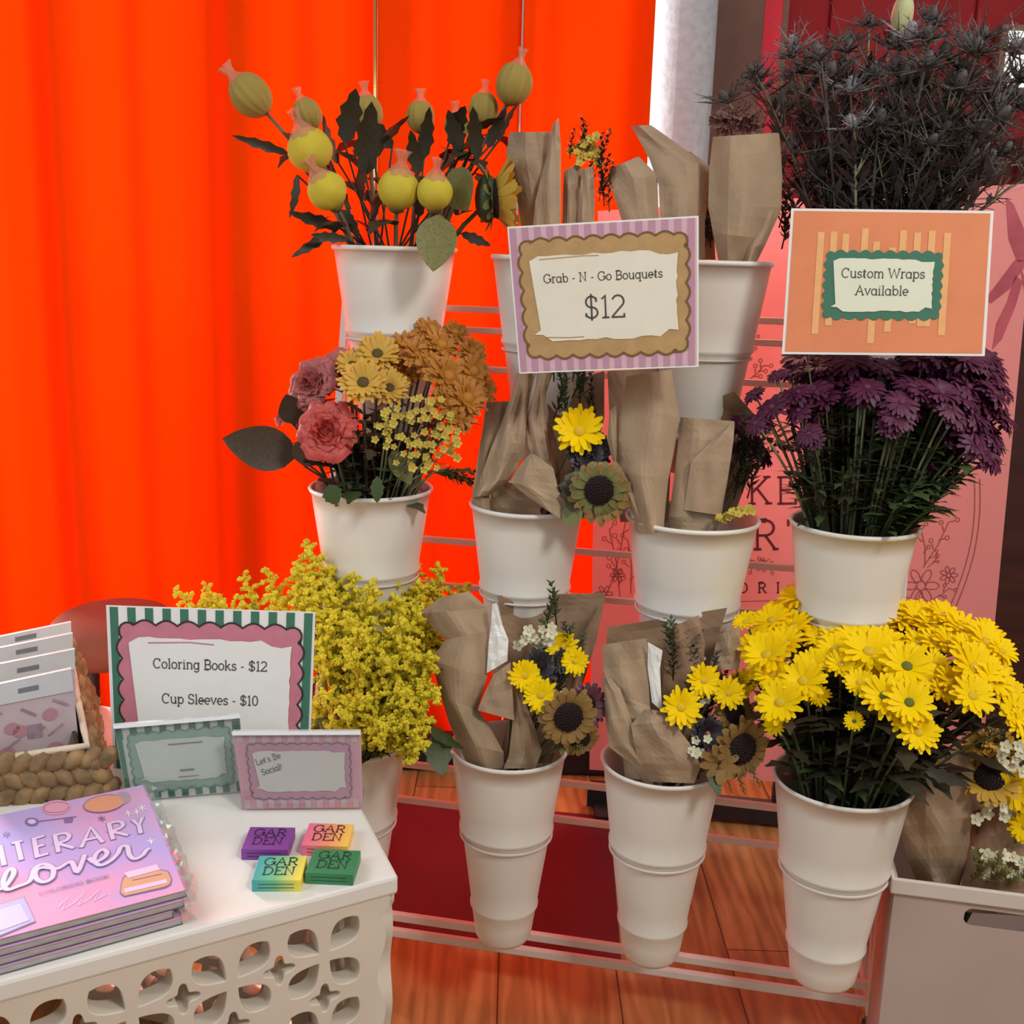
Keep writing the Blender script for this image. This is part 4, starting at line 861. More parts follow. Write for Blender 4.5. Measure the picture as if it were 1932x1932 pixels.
for i, (x, y) in enumerate([(735,800),(760,790),(785,800),(815,790),(840,800),(750,830),(775,840),(800,845),(830,835),(845,850),(760,865),(790,870),(815,870),(740,770),(800,765),(830,770),(845,825),(725,815)]):
    P = on(x, y, n21 - .08); pts = stem_pts('21', P - ez * .02); t = thing('waxflower_sprig', pts[0], 'sprig of tiny yellow waxflowers below the bronze chrysanthemums', 'flower', 'waxflower sprigs in the rose bucket')
    mb = MB(); mb.tube(pts, .0011, 4); mb.build('stem', STEML, t)
    for k in range(5):
        q = P + Vector((U(-.014, .014), U(-.012, .006), U(-.012, .014))); place('floret', WAX, t, q, (U(-.4, .4), -1, U(0, .6)), U(.0052, .0072))
for (x, y, dn, d, L, wd, m, lab) in [(560,860,-.04,(-.9,-.15,.22),.105,.235,LEAFS[2],'big dark brown leaf sticking out left of the coral rose'),(560,800,-.03,(-.3,-.2,1),.05,.3,LEAFS[2],'small dark brown leaf above the big one by the roses'),(575,880,-.06,(.3,-.3,1),.06,.3,LEAFS[2],'brown leaf tucked under the coral rose'),(620,915,-.10,(.2,-.3,-.3),.045,.3,LEAFS[0],'green leaf resting on the rim under the coral rose'),(700,850,-.08,(.1,-.5,.2),.06,.2,LEAFS[1],'dark leaf in the gap right of the coral rose'),(712,900,-.10,(.05,-.5,-.7),.045,.2,LEAFS[0],'small green leaf hanging over the front rim below the roses'),(740,850,-.05,(.4,-.3,-.6),.06,.18,LEAFS[3],'pale green leaf bending over the rim below the waxflowers')]:
    loose_leaf('21', x, y, dn, d, L, wd, 0, m, 0, lab)
for i in range(16):
    P = c21 + Vector((U(-.05, .075), U(-.07, .04), U(.05, .11))); pts = stem_pts('21', P); t = thing('greenery_stem', pts[0], 'dark leafy stem packed in the bucket under the roses', 'foliage', 'greenery packed under the roses')
    mb = MB(); mb.tube(pts, .0018, 5); mb.build('stem', STEMD, t); mb = MB(); leaves_on(mb, pts[2:], 6, .05, wd=.24, t0=.35); mb.build('leaves', LEAFD if i % 2 else LEAFM, t)
for i in range(5):
    P = on(U(840, 890), U(880, 920), n21 - .01); pts = stem_pts('21', on(820, 890, n21 - .03), .95); t = thing('needle_sprig', pts[0], 'spiky green sprig sticking out between the rose bucket and the paper bouquet', 'foliage', 'spiky sprigs right of the rose bucket')
    mb = MB(); mb.tube(pts + [P], .0016, 5); mb.build('stem', STEM, t); place('needles', SPRG if i % 2 else SPRO, t, pts[-1], (P - pts[-1]) + Vector((.04, -.01, U(-.02, .02))), .065)
greenery('21', 14, 'dark leafy stem packed behind the coral rose', 'greenery behind the roses', .075, .02, .10, [LEAFD, LEAFM, LEAFD], .05, .22, 10)
# thistles
c14 = POTS['14']['c']; n14 = POTS['14']['n']
TZ = []
for i in range(90):
    u_ = (i % 18) / 17; v_ = i // 18; TZ.append((1385 + 545 * u_ + U(-22, 22), 65 + 56 * v_ + 90 * (abs(u_ - .55) * 2) ** 2 * (1 if u_ < .55 else .35) + U(-28, 28), U(-.09, .10)))
TZ = [(x, y, dn + (.07 if x < 1530 else 0)) for (x, y, dn) in TZ if not (x < 1500 and y > 225)]
for i, (x, y, dn) in enumerate(TZ):
    P = on(x, y, n14 + dn); pts = stem_pts('14', P); t = thing('thistle', pts[0], 'spiky grey dried thistle in the wide bunch above the orange sign', 'flower', 'dried thistles in the top right bucket')
    mb = MB(); mb.tube(pts, [.0026 - .0012 * j / 7 for j in range(8)], 5)
    for k in range(2):
        q = pts[5] + (pts[6] - pts[5]) * rnd(); e = q + Vector((U(-.035, .035), U(-.03, .03), U(.03, .06))); mb.tube([q, q.lerp(e, .5) + Vector((0, 0, -.004)), e], [.0014, .0012, .0008], 4)
    mb.build('stem', THIS if i % 4 else STEML, t)
    sz = U(.036, .054); h = place('flower_head', THSL if i % 7 == 3 else THS[i % 3], t, P, (P - c14).normalized() + Vector((U(-.4, .4), U(-.7, .1), U(-.1, .5))), sz, U(0, 6))
    mb = MB(); leaves_on(mb, pts[2:], 22, .048, wd=.08, droop=-.1, t0=.2)
    for k in range(26):
        q = pts[random.randint(3, 7)]; e = q + Vector((U(-.05, .05), U(-.04, .03), U(-.01, .06))); mb.tube([q, e], [.0011, .0004], 3)
    mb.build('spiny_leaves', THI, t)
P = on(1703, 28, n14 + .05); t, h, pts = flower('pale_bud_flower', '14', P, (0, -.1, 1), .017, bud_mesh('pale_bud', mat('pale_bud_green', (.42, .44, .22), .6, .25, 60), 1, .8, 1.6, 8, .06), None, 'single pale green bud rising above the grey thistles', 'flower', None, STEM, .0022, 1, LEAFM, .03)

# ------------------------------------------------------------------ paper wrapped bouquets
def flap(mb, rows, bulge=.012, mi=0, seed=0, cols=9, sub_=3, skew=0., crumple=.0016):
    """paper strip through rows (lx, ly, rx, ry, n): n is the depth behind the rack front, bulging to the viewer"""
    R = []
    for a, b in zip(rows[:-1], rows[1:]):
        for k in range(sub_): R.append([lerp(p, q, k / sub_) for p, q in zip(a, b)])
    R.append(list(rows[-1])); rs = random.Random(seed); ph = [rs.uniform(0, 6) for _ in range(6)]; k1 = rs.choice((.25, .375, .5)); k2 = k1 + rs.choice((.125, .25)) 
    def P(i, j):
        lx, ly, rx, ry, n = R[j]; t = i / (cols - 1); f = j / max(1, len(R) - 1)
        tent = min(t / k1, 1, (1 - t) / (1 - k2)) * .8 + .2 * math.sin(pi * t)
        nn = n - bulge * tent + skew * (t - .5) + crumple * (math.sin(7 * t + 5 * f + ph[0]) + math.sin(11 * t - 9 * f + ph[1]) + .7 * math.sin(17 * f + 3 * t + ph[2]))
        return on(lerp(lx, rx, t), lerp(ly, ry, t), nn)
    mb.grid(P, cols, len(R), mi, thick=e2 * .0013)
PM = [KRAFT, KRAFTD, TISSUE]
def bouquet(pk, label, flaps, group='grab and go bouquets in brown paper'):
    c = POTS[pk]['c'] if isinstance(pk, str) else pk
    t = thing('wrapped_bouquet', c - ez * .03, label, 'bouquet', group); n0 = 0
    for i, f in enumerate(flaps):
        mb = MB(); kw = dict(f[1]) if len(f) > 1 else {}
        kind = kw.pop('kind', 'k'); flap(mb, f[0], seed=i * 7 + len(label), **kw)
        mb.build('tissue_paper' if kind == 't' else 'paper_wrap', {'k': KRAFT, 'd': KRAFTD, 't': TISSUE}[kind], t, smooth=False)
    return t
def bhead(t, x, y, n, r, head, centre, d=None, name='flower_head', stem_to=None, sm=STEM, face=.9):
    P = on(x, y, n); k = (P - CAM).dot(fwd) / FPX
    dv = Vector(d) if d else (CAM - P).normalized() * face + ez * .25
    h = place(name, head, t, P, dv, r * k * 1.12, U(0, 6))
    if centre: sub('centre', centre, h)
    b = ORG[t] + Vector((0, 0, -.04)); e = P - dv.normalized() * r * k * .1
    mb = MB(); mb.tube([b, b.lerp(e, .5) + ez * .012, e], .0018, 5); mb.build('stem', sm, t); return h
def bleaf(t, x, y, n, d, L, m, wd=.25):
    P = on(x, y, n); place('leaf', m, t, P, None, (L * wd / .2, L, L), q=faceq(P, d, U(-.4, .4)))
def bsprigs(t, lst, n, me, L, d=(0, -.1, 1), jit=.35):
    for x, y in lst: place('foliage', me, t, on(x, y, n + U(-.01, .01)), Vector(d) + Vector((U(-jit, jit), U(-.2, .1), U(-.1, .1))), L * U(.8, 1.2), U(0, 6))
def bflorets(t, x, y, n, me, cnt, rx, ry, s):
    for k in range(cnt): P = on(x + U(-rx, rx), y + U(-ry, ry), n + U(-.01, .01)); place('floret', me, t, P, (U(-.5, .5), -1, U(.1, .9)), s * U(.8, 1.2))
def n_(pk): return POTS[pk]['n']

# lowest row, next to the goldenrod
n = n_('31')
t = bouquet('31', 'brown paper bouquet with purple bloom and yellow daisies in the bucket next to the goldenrod', [
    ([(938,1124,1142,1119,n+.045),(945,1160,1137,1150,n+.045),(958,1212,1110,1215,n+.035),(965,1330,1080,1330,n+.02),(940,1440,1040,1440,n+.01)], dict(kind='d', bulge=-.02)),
    ([(830,1128,884,1116,n+.0),(790,1158,919,1147,n+.0),(840,1207,922,1190,n-.01),(814,1246,919,1277,n-.025),(832,1314,901,1339,n-.035),(847,1364,919,1364,n-.045),(862,1400,950,1420,n-.05),(885,1450,950,1450,n-.045)], dict(bulge=.02, cols=11)),
    ([(929,1140,937,1138,n-.02),(926,1180,948,1180,n-.02),(922,1215,959,1208,n-.025),(918,1270,957,1247,n-.03)], dict(kind='t', bulge=.004, cols=5)),
    ([(932,1272,963,1250,n-.048),(915,1306,967,1306,n-.056),(901,1340,970,1359,n-.062)], dict(bulge=.004, crumple=.0008)),
    ([(968,1290,980,1300,n-.04),(970,1340,998,1345,n-.048),(965,1380,1012,1382,n-.052),(960,1425,1022,1418,n-.052),(950,1450,1010,1450,n-.05)], dict(bulge=.008)),
    ([(1085,1225,1142,1125,n+.03),(1080,1260,1125,1210,n+.03),(1060,1330,1100,1290,n+.02),(1020,1430,1060,1400,n+.0)], dict(kind='d', bulge=.01))])
bsprigs(t, [(990,1270),(1010,1250),(1040,1230),(1060,1250),(1020,1300),(1050,1300),(1075,1270),(1000,1330),(1030,1360),(1050,1180),(1030,1190)], n-.0, SPRG, .055); bsprigs(t, [(1080,1230),(1040,1270),(1060,1330),(1010,1380)], n-.01, SPRD, .055)
bflorets(t, 1012, 1200, n-.02, WAXW, 16, 36, 18, .0085); bflorets(t, 1085, 1300, n-.03, WAXW, 6, 25, 20, .007)
for x, y, r, dn in [(990,1275,30,-.05),(1020,1312,32,-.065),(1062,1222,30,-.02),(1085,1248,26,-.03),(968,1290,20,-.03)]: bhead(t, x, y, n+dn, r, DAISY[1], DAISYC, (U(-.3,.3),-1,.5))
bhead(t, 1022, 1256, n-.03, 34, head_daisy('black_bloom', 90, BLACKP, 14, 3, .16, .35, .2), disc_mesh('dark_disc', SUNC, .25), (.1,-1,.5)); bhead(t, 1062, 1248, n-.03, 24, bpy.data.meshes['black_bloom'], None, (.4,-1,.5))
bhead(t, 1072, 1352, n-.085, 56, SUNB, SUND, (.25,-1,.05)); bhead(t, 1105, 1330, n-.05, 44, head_daisy('plum_petals', 91, mat('petal_plum', (.13,.045,.06), .6, .3, 60), 16, 3, .13, .3, .2), SUND, (.6,-.8,.3))
bhead(t, 1095, 1395, n-.07, 38, SUNB, SUND, (.4,-1,-.3))
bsprigs(t, [(1040,1400),(1030,1390),(1055,1405),(1070,1400)], n-.07, SPRO, .035, (.4,-.6,.1))
# lowest row, between
n = n_('32')
t = bouquet('32', 'brown paper bouquet with dark sunflower left of the big daisy bucket', [
    ([(1146,1184,1372,1147,n+.03),(1144,1230,1356,1198,n+.03),(1160,1330,1330,1330,n+.02),(1180,1470,1320,1470,n+.0)], dict(kind='d', bulge=-.015, cols=11)),
    ([(1258,1188,1318,1161,n-.0),(1256,1230,1330,1215,n-.0),(1250,1290,1325,1290,n-.005),(1245,1400,1310,1400,n-.01)], dict(kind='d', bulge=.006)),
    ([(1137,1217,1220,1205,n-.02),(1138,1260,1222,1262,n-.025),(1150,1305,1226,1332,n-.035),(1165,1350,1232,1360,n-.045),(1180,1470,1240,1470,n-.05)], dict(bulge=.006)),
    ([(1222,1212,1250,1228,n-.03),(1222,1260,1245,1262,n-.03),(1230,1325,1249,1342,n-.035)], dict(kind='t', bulge=.003, cols=5, crumple=.0006)),
    ([(1136,1277,1152,1282,n-.035),(1140,1310,1170,1300,n-.045),(1143,1360,1188,1352,n-.055),(1150,1410,1205,1400,n-.06),(1190,1440,1225,1445,n-.06),(1215,1480,1240,1480,n-.055)], dict(bulge=.01)),
    ([(1215,1340,1240,1340,n-.06),(1190,1368,1268,1361,n-.068),(1196,1400,1302,1404,n-.072),(1204,1440,1323,1444,n-.07),(1225,1475,1310,1478,n-.065)], dict(bulge=.014)),
    ([(1354,1200,1396,1180,n+.01),(1345,1240,1398,1235,n+.01),(1335,1262,1394,1262,n+.0)], dict(bulge=.01))])
bsprigs(t, [(1270,1290),(1290,1270),(1310,1300),(1340,1310),(1300,1340),(1330,1350),(1360,1340),(1320,1390),(1350,1420)], n-.0, SPRD, .06); bsprigs(t, [(1270,1250),(1285,1240),(1300,1250)], n-.005, SPRG, .055)
for x, y, r, dn in [(1328,1284,32,-.03),(1285,1335,37,-.065),(1375,1308,30,-.03),(1352,1298,18,-.02),(1400,1290,26,.0)]: bhead(t, x, y, n+dn, r, DAISY[2], DAISYC, (U(-.3,.2),-1,.55))
bhead(t, 1335, 1385, n-.05, 32, bpy.data.meshes['black_bloom'], None, (.2,-1,.5))
bhead(t, 1398, 1412, n-.07, 60, SUNB, SUND, (.45,-1,.0)); bhead(t, 1385, 1345, n-.02, 42, SUNB, SUND, (.4,-.9,.5)); bhead(t, 1360, 1440, n-.085, 36, head_daisy('tan_petals', 92, SUNPB, 9, 1, .2, .3, .2), None, (-.1,-1,.1))
bflorets(t, 1320, 1410, n-.07, WAXW, 7, 22, 18, .007); bflorets(t, 1310, 1240, n-.0, WAXW, 6, 30, 20, .007); bflorets(t, 1325, 1320, n-.02, WAXW, 5, 25, 20, .006)
bleaf(t, 1345, 1440, n-.08, (.1,-.3,-1), .04, LEAFS[0]); bsprigs(t, [(1390,1450),(1410,1440),(1370,1460)], n-.07, SPRO, .03, (.3,-.6,-.6))
# middle row, crumpled
n = n_('22')
t = bouquet('22', 'crumpled brown paper bouquet with one yellow daisy, in the middle row', [
    ([(1028,735,1140,700,n+.05),(1035,780,1140,790,n+.045),(1030,860,1120,870,n+.03),(1020,980,1080,980,n+.01)], dict(kind='d', bulge=-.012)),
    ([(918,759,964,757,n+.01),(912,800,960,800,n-.0),(902,860,940,880,n-.02),(890,936,920,925,n-.04),(905,985,935,990,n-.045)], dict(bulge=.012)),
    ([(975,703,1012,704,n+.0),(965,745,1000,742,n-.01),(945,800,992,800,n-.025),(925,850,990,856,n-.035),(905,905,962,906,n-.045),(890,938,930,934,n-.05)], dict(bulge=.016, crumple=.004)),
    ([(1010,668,1030,676,n-.0),(1015,695,1046,694,n-.0),(1008,745,1030,742,n-.01),(992,790,1030,800,n-.02),(996,840,1042,880,n-.03),(1010,880,1046,915,n-.035)], dict(bulge=.012, crumple=.003)),
    ([(1028,795,1056,815,n-.0),(1036,850,1060,850,n-.005),(1045,900,1058,925,n-.012),(1040,985,1060,985,n-.02)], dict(bulge=.005)),
    ([(1000,856,1010,858,n-.06),(975,885,1044,884,n-.07),(962,910,1054,928,n-.075),(1000,940,1076,946,n-.08),(1030,962,1068,984,n-.085)], dict(bulge=.012)),
    ([(935,915,960,910,n-.04),(925,940,1010,945,n-.045),(930,990,1030,990,n-.045)], dict(kind='d', bulge=.004))])
bsprigs(t, [(1045,790),(1055,760),(1065,790),(1080,750),(1095,770),(1060,730),(1080,720),(1045,720),(1100,740)], n+.01, SPRG, .06)
bsprigs(t, [(1075,860),(1085,900),(1075,930),(1095,880)], n-.02, SPRD, .055); bsprigs(t, [(1110,780),(1125,800)], n+.02, SPRD, .055)
bhead(t, 1093, 814, n-.04, 46, DAISY[3], DAISYC, (.05,-1,.45)); bhead(t, 1110, 860, n-.04, 38, bpy.data.meshes['black_bloom'], None, (.0,-.9,.4)); bhead(t, 1130, 845, n-.03, 26, bpy.data.meshes['black_bloom'], None, (.4,-.9,.4))
h = bhead(t, 1130, 925, n-.085, 56, SUNY, SUND, (.15,-1,.1)); bhead(t, 1132, 930, n-.080, 60, SUNB, None, (.15,-1,.05)); bleaf(t, 1085, 950, n-.09, (-.2,-.3,-1), .035, LEAFS[3], .3); bleaf(t, 1085, 890, n-.06, (-.1,-.4,-1), .06, LEAFS[1], .3)
# middle row, tall plain
n = n_('23')
t = bouquet('23', 'tall plain brown paper wrap with a folded front corner in the middle row', [
    ([(1146,700,1262,695,n+.05),(1150,790,1270,790,n+.05),(1170,985,1260,985,n+.02)], dict(kind='d', bulge=-.01)),
    ([(1282,775,1385,739,n+.045),(1282,800,1432,792,n+.045),(1290,880,1420,880,n+.035),(1300,985,1380,985,n+.02)], dict(kind='d', bulge=-.012)),
    ([(1183,710,1267,697,n-.02),(1172,760,1282,788,n-.03),(1158,830,1272,850,n-.04),(1165,890,1261,905,n-.05),(1195,970,1254,972,n-.055),(1200,1005,1252,1005,n-.055)], dict(bulge=.024, cols=12)),
    ([(1150,775,1165,762,n-.035),(1146,830,1163,800,n-.045),(1158,880,1164,870,n-.05),(1180,940,1215,935,n-.06),(1200,985,1232,978,n-.06)], dict(bulge=.006)),
    ([(1284,787,1386,795,n-.025),(1280,830,1384,830,n-.03),(1272,900,1374,900,n-.038),(1262,975,1360,978,n-.045),(1265,1005,1350,1005,n-.045)], dict(bulge=.012)),
    ([(1376,800,1385,801,n-.043),(1340,835,1384,830,n-.049),(1304,870,1378,872,n-.054),(1298,910,1370,915,n-.056),(1290,962,1357,972,n-.058)], dict(bulge=.004, crumple=.0008))])
bsprigs(t, [(1390,900),(1400,870),(1415,860),(1400,930),(1420,900),(1385,940),(1410,940),(1430,880)], n-.01, SPRD, .06, (.3,-.1,1)); bsprigs(t, [(1390,870),(1405,905),(1385,930)], n-.02, SPRG, .055, (.3,-.1,1))
for x, y in [(1395,800),(1410,820),(1430,840),(1400,850),(1425,800),(1440,860)]: bhead(t, x, y, n-.0, 24, PURP[1], PURD, (U(0,.8),-.6,.6))
for x, y in [(1370,972),(1385,968),(1400,966),(1360,978),(1412,962)]: bflorets(t, x, y, n-.06, WAX, 5, 8, 6, .0055)
# top row
n = n_('12')
t = bouquet('12', 'brown paper bouquet with yellow flowers sticking out above the left half of the lilac sign', [
    ([(962,249,1040,249,n+.02),(955,290,1052,290,n+.02),(975,370,1050,370,n+.01),(985,440,1050,440,n-.0),(1000,520,1050,520,n-.01)], dict(bulge=.02)),
    ([(1043,235,1054,222,n-.0),(1030,300,1058,280,n-.01),(1010,380,1058,400,n-.02),(1000,480,1056,480,n-.03)], dict(bulge=.008)),
    ([(1064,322,1096,305,n-.0),(1062,370,1100,360,n-.0),(1060,480,1092,480,n-.01)], dict(bulge=.008)),
    ([(1098,320,1120,312,n-.01),(1092,380,1122,380,n-.01),(1088,480,1120,480,n-.02)], dict(bulge=.006))])
bsprigs(t, [(1075,300),(1090,290),(1105,300),(1125,320),(1130,360),(1140,390),(1120,350),(1135,330)], n-.0, SPRD, .05); bsprigs(t, [(1130,380),(1140,360),(1150,400)], n-.0, SPRG, .05)
for x, y in [(1085,285),(1100,270),(1115,262),(1120,285),(1095,300),(1130,300),(1110,275),(1105,290)]: bflorets(t, x, y, n-.0, WAX, 5, 10, 9, .0065)
n = n_('13')
t = bouquet('13', 'brown paper bouquet folded outward like a collar above the right half of the lilac sign', [
    ([(1150,318,1205,295,n-.0),(1150,345,1240,330,n-.005),(1165,390,1242,400,n-.015),(1190,470,1250,470,n-.03),(1230,530,1280,530,n-.03)], dict(bulge=.018)),
    ([(1190,237,1228,236,n+.02),(1205,262,1290,280,n+.01),(1225,300,1338,312,n-.0),(1243,350,1338,360,n-.01),(1245,400,1330,420,n-.02),(1255,530,1330,530,n-.03)], dict(bulge=.016, cols=11)),
    ([(1300,285,1338,312,n+.02),(1310,340,1345,400,n+.015),(1310,490,1350,490,n-.0)], dict(kind='d', bulge=.006))])
bsprigs(t, [(1330,440),(1340,470),(1325,480)], n-.0, SPRD, .05)
P0 = POTS['13']['c'] + e1 * .035
t = bouquet(P0, 'smooth brown paper cone topped with dusty red flowers left of the thistles', [
    ([(1345,258,1470,250,n-.03),(1338,320,1474,300,n-.035),(1336,390,1473,390,n-.045),(1345,440,1445,450,n-.05),(1355,490,1420,495,n-.04),(1362,510,1405,510,n-.03)], dict(bulge=.026, cols=12)),
    ([(1440,256,1471,250,n-.02),(1440,320,1476,330,n-.03),(1430,400,1474,395,n-.04),(1405,470,1445,460,n-.055),(1398,505,1425,500,n-.058)], dict(bulge=.012))])
bsprigs(t, [(1360,262),(1380,258),(1400,260),(1420,258),(1350,262),(1435,258),(1395,255),(1370,255)], n-.02, SPRDU, .045); bsprigs(t, [(1470,430),(1475,470),(1465,400),(1480,450)], n-.0, SPRD, .06)
bflorets(t, 1390, 232, n-.02, waxflower_mesh('dusty_floret', 5, DUSTY), 40, 45, 22, .009)

# ------------------------------------------------------------------ crate at the right with another bouquet
nk = -.10; ct = on(1690, 1656, nk); zc = ct.z
CRM = mat('frosted_crate_plastic', (.56, .45, .40), .45, .05, 6, trans=.15); CRL = mat('crate_rim_plastic', (.66, .60, .55), .4, .03, 20)
def cp(s, d, z): p = ct + e1 * s + e2 * d; p.z = z; return p
CW, CDp = .34, .24
crate = thing('crate', cp(CW / 2, CDp / 2, 0), 'frosted white storage crate with a handle slot in the bottom right corner', 'crate')
crv = bpy.data.curves.new('crate_front_shape', 'CURVE'); crv.dimensions = '2D'; crv.fill_mode = 'BOTH'; crv.extrude = .0015
def poly(cv, pts):
    s = cv.splines.new('POLY'); s.points.add(len(pts) - 1)
    for q, p in zip(s.points, pts): q.co = (p[0], p[1], 0, 1)
    s.use_cyclic_u = True
def curve_part(cv, name, mats, parent, origin, ax, ay):
    tmp = bpy.data.objects.new('tmp', cv); COL.objects.link(tmp); dg = bpy.context.evaluated_depsgraph_get(); dg.update()
    me = bpy.data.meshes.new_from_object(tmp.evaluated_get(dg)); bpy.data.objects.remove(tmp)
    az = Vector(ax).cross(Vector(ay)).normalized(); org = ORG[parent]
    for v in me.vertices: p = Vector(origin) + Vector(ax) * v.co.x + Vector(ay) * v.co.y + az * v.co.z - org; v.co = p
    me.materials.clear(); me.materials.append(mats); me.name = name
    o = bpy.data.objects.new(name, me); COL.objects.link(o); o.parent = parent; ORG[o] = org; return o
def rrect(x0, y0, x1, y1, r, n=6):
    P = []
    for cx, cy, a0 in ((x1 - r, y1 - r, 0), (x0 + r, y1 - r, 90), (x0 + r, y0 + r, 180), (x1 - r, y0 + r, 270)):
        for i in range(n + 1): a = math.radians(a0 + 90 * i / n); P.append((cx + r * math.cos(a), cy + r * math.sin(a)))
    return P
hx = (on(1822, 1700, nk) - ct).dot(e1); hz0, hz1 = zfor(*on(1880, 1722, nk).xy, 1752), zfor(*on(1880, 1722, nk).xy, 1719)
poly(crv, [(0, .004), (CW, .004), (CW, zc), (0, zc)]); poly(crv, rrect(hx, hz0, hx + .13, hz1, min(.011, (hz1 - hz0) * .48)))
curve_part(crv, 'front_wall', CRM, crate, cp(0, 0, 0), e1, ez)
mb = MB(); mb.box(cp(0, .002, .004), e1 * .003, e2 * CDp, ez * (zc - .004)); mb.box(cp(CW - .003, .002, .004), e1 * .003, e2 * CDp, ez * (zc - .004)); mb.box(cp(0, CDp, .004), e1 * CW, e2 * .003, ez * (zc - .004)); mb.box(cp(0, 0, .002), e1 * CW, e2 * CDp, ez * .004); mb.build('body', CRM, crate)
mb = MB(); mb.box(cp(-.006, -.007, zc - .020), e1 * (CW + .012), e2 * .006, ez * .022); mb.box(cp(-.006, CDp, zc - .020), e1 * (CW + .012), e2 * .006, ez * .022); mb.box(cp(-.006, -.001, zc - .020), e1 * .006, e2 * (CDp + .001), ez * .022); mb.box(cp(CW, -.001, zc - .020), e1 * .006, e2 * (CDp + .001), ez * .022); mb.build('rim', CRL, crate, bevel=.002)
n = nk + .05
t = bouquet(cp(.10, .09, zc - .08), 'brown paper bouquet with daisies and white florets standing in the frosted crate', [
    ([(1702,1440,1828,1404,n),(1698,1500,1836,1470,n-.005),(1696,1560,1832,1540,n-.015),(1712,1620,1824,1620,n+.0),(1735,1675,1810,1675,n+.015)], dict(bulge=.03, cols=12, crumple=.004)),
    ([(1836,1530,1960,1500,n+.02),(1832,1580,1960,1570,n+.01),(1815,1660,1960,1650,n-.0),(1810,1720,1950,1730,n-.0)], dict(kind='d', bulge=.02)),
    ([(1830,1420,1960,1400,n+.06),(1830,1530,1960,1520,n+.06),(1830,1720,1940,1720,n+.04)], dict(kind='d', bulge=-.01))], None)
ORG[t] = Vector(t.location)
bsprigs(t, [(1850,1440),(1870,1420),(1890,1450),(1910,1420),(1880,1480),(1860,1500),(1920,1460),(1930,1500)], n+.01, SPRD, .06); bsprigs(t, [(1860,1420),(1900,1400),(1925,1430)], n, SPRO, .05)
bhead(t, 1918, 1488, n-.02, 40, DAISY[0], DAISYC, (-.4,-1,.3)); bhead(t, 1868, 1468, n-.01, 55, SUN, SUND, (-.3,-.5,.9)); bhead(t, 1880, 1400, n+.0, 34, AMBR[1], AMBC, (0,-.7,.7)); bhead(t, 1845, 1405, n, 30, AMBR[0], AMBC, (-.3,-.6,.7))
bflorets(t, 1912, 1432, n-.02, WAXW, 10, 22, 26, .009); bflorets(t, 1870, 1535, n-.02, WAXW, 8, 30, 14, .008); bflorets(t, 1895, 1630, n-.03, WAXW, 16, 45, 22, .0095)
bsprigs(t, [(1830,1665),(1845,1655),(1860,1665),(1880,1660),(1900,1670),(1920,1660),(1850,1640),(1875,1640)], n-.035, SPRO, .045, (-.1,-.5,.8))
for x, y, r in [(1935,1560,30),(1940,1500,24)]: bhead(t, x, y, n-.02, r, DAISY[1], DAISYC, (-.4,-1,.2))
loose_leaf('33', 1745, 1452, -.07, (.9, -.2, -.25), .05, .22, 0, LEAFS[1], 0, 'dark jagged leaf poking right from the yellow daisy bucket')

# ------------------------------------------------------------------ carved white side table
ZT = .48
TABM = mat('table_white_paint', (.80, .78, .74), .30, .02, 10); TABC = mat('table_carved_paint', (.70, .64, .55), .5, .04, 14)
P1 = atz(752, 1652, ZT)
fd = Vector((-math.cos(math.radians(30)), -math.sin(math.radians(30)), 0)); bd = Vector((-math.sin(math.radians(22)), math.cos(math.radians(22)), 0))
TL_, TD_ = .62, .36
def tp(a, b, z): p = P1 + fd * a + bd * b; p.z = z; return p
table = thing('side_table', tp(TL_ / 2, TD_ / 2, 0), 'white side table with carved openwork sides in the bottom left corner', 'table')
QT = [tp(0, 0, 0), tp(0, TD_, 0), tp(0, TD_, 0) + Vector((-.60, .16, 0)), tp(TL_, 0, 0)]
a_ = [Vector((p.x, p.y, ZT - .022)) for p in QT]; b_ = [Vector((p.x, p.y, ZT)) for p in QT]
mb = MB(); mb.add(a_ + b_, [(0, 1, 2, 3), (7, 6, 5, 4), (1, 0, 4, 5), (2, 1, 5, 6), (3, 2, 6, 7), (0, 3, 7, 4)]); mb.build('tabletop', TABM, table, bevel=.004)
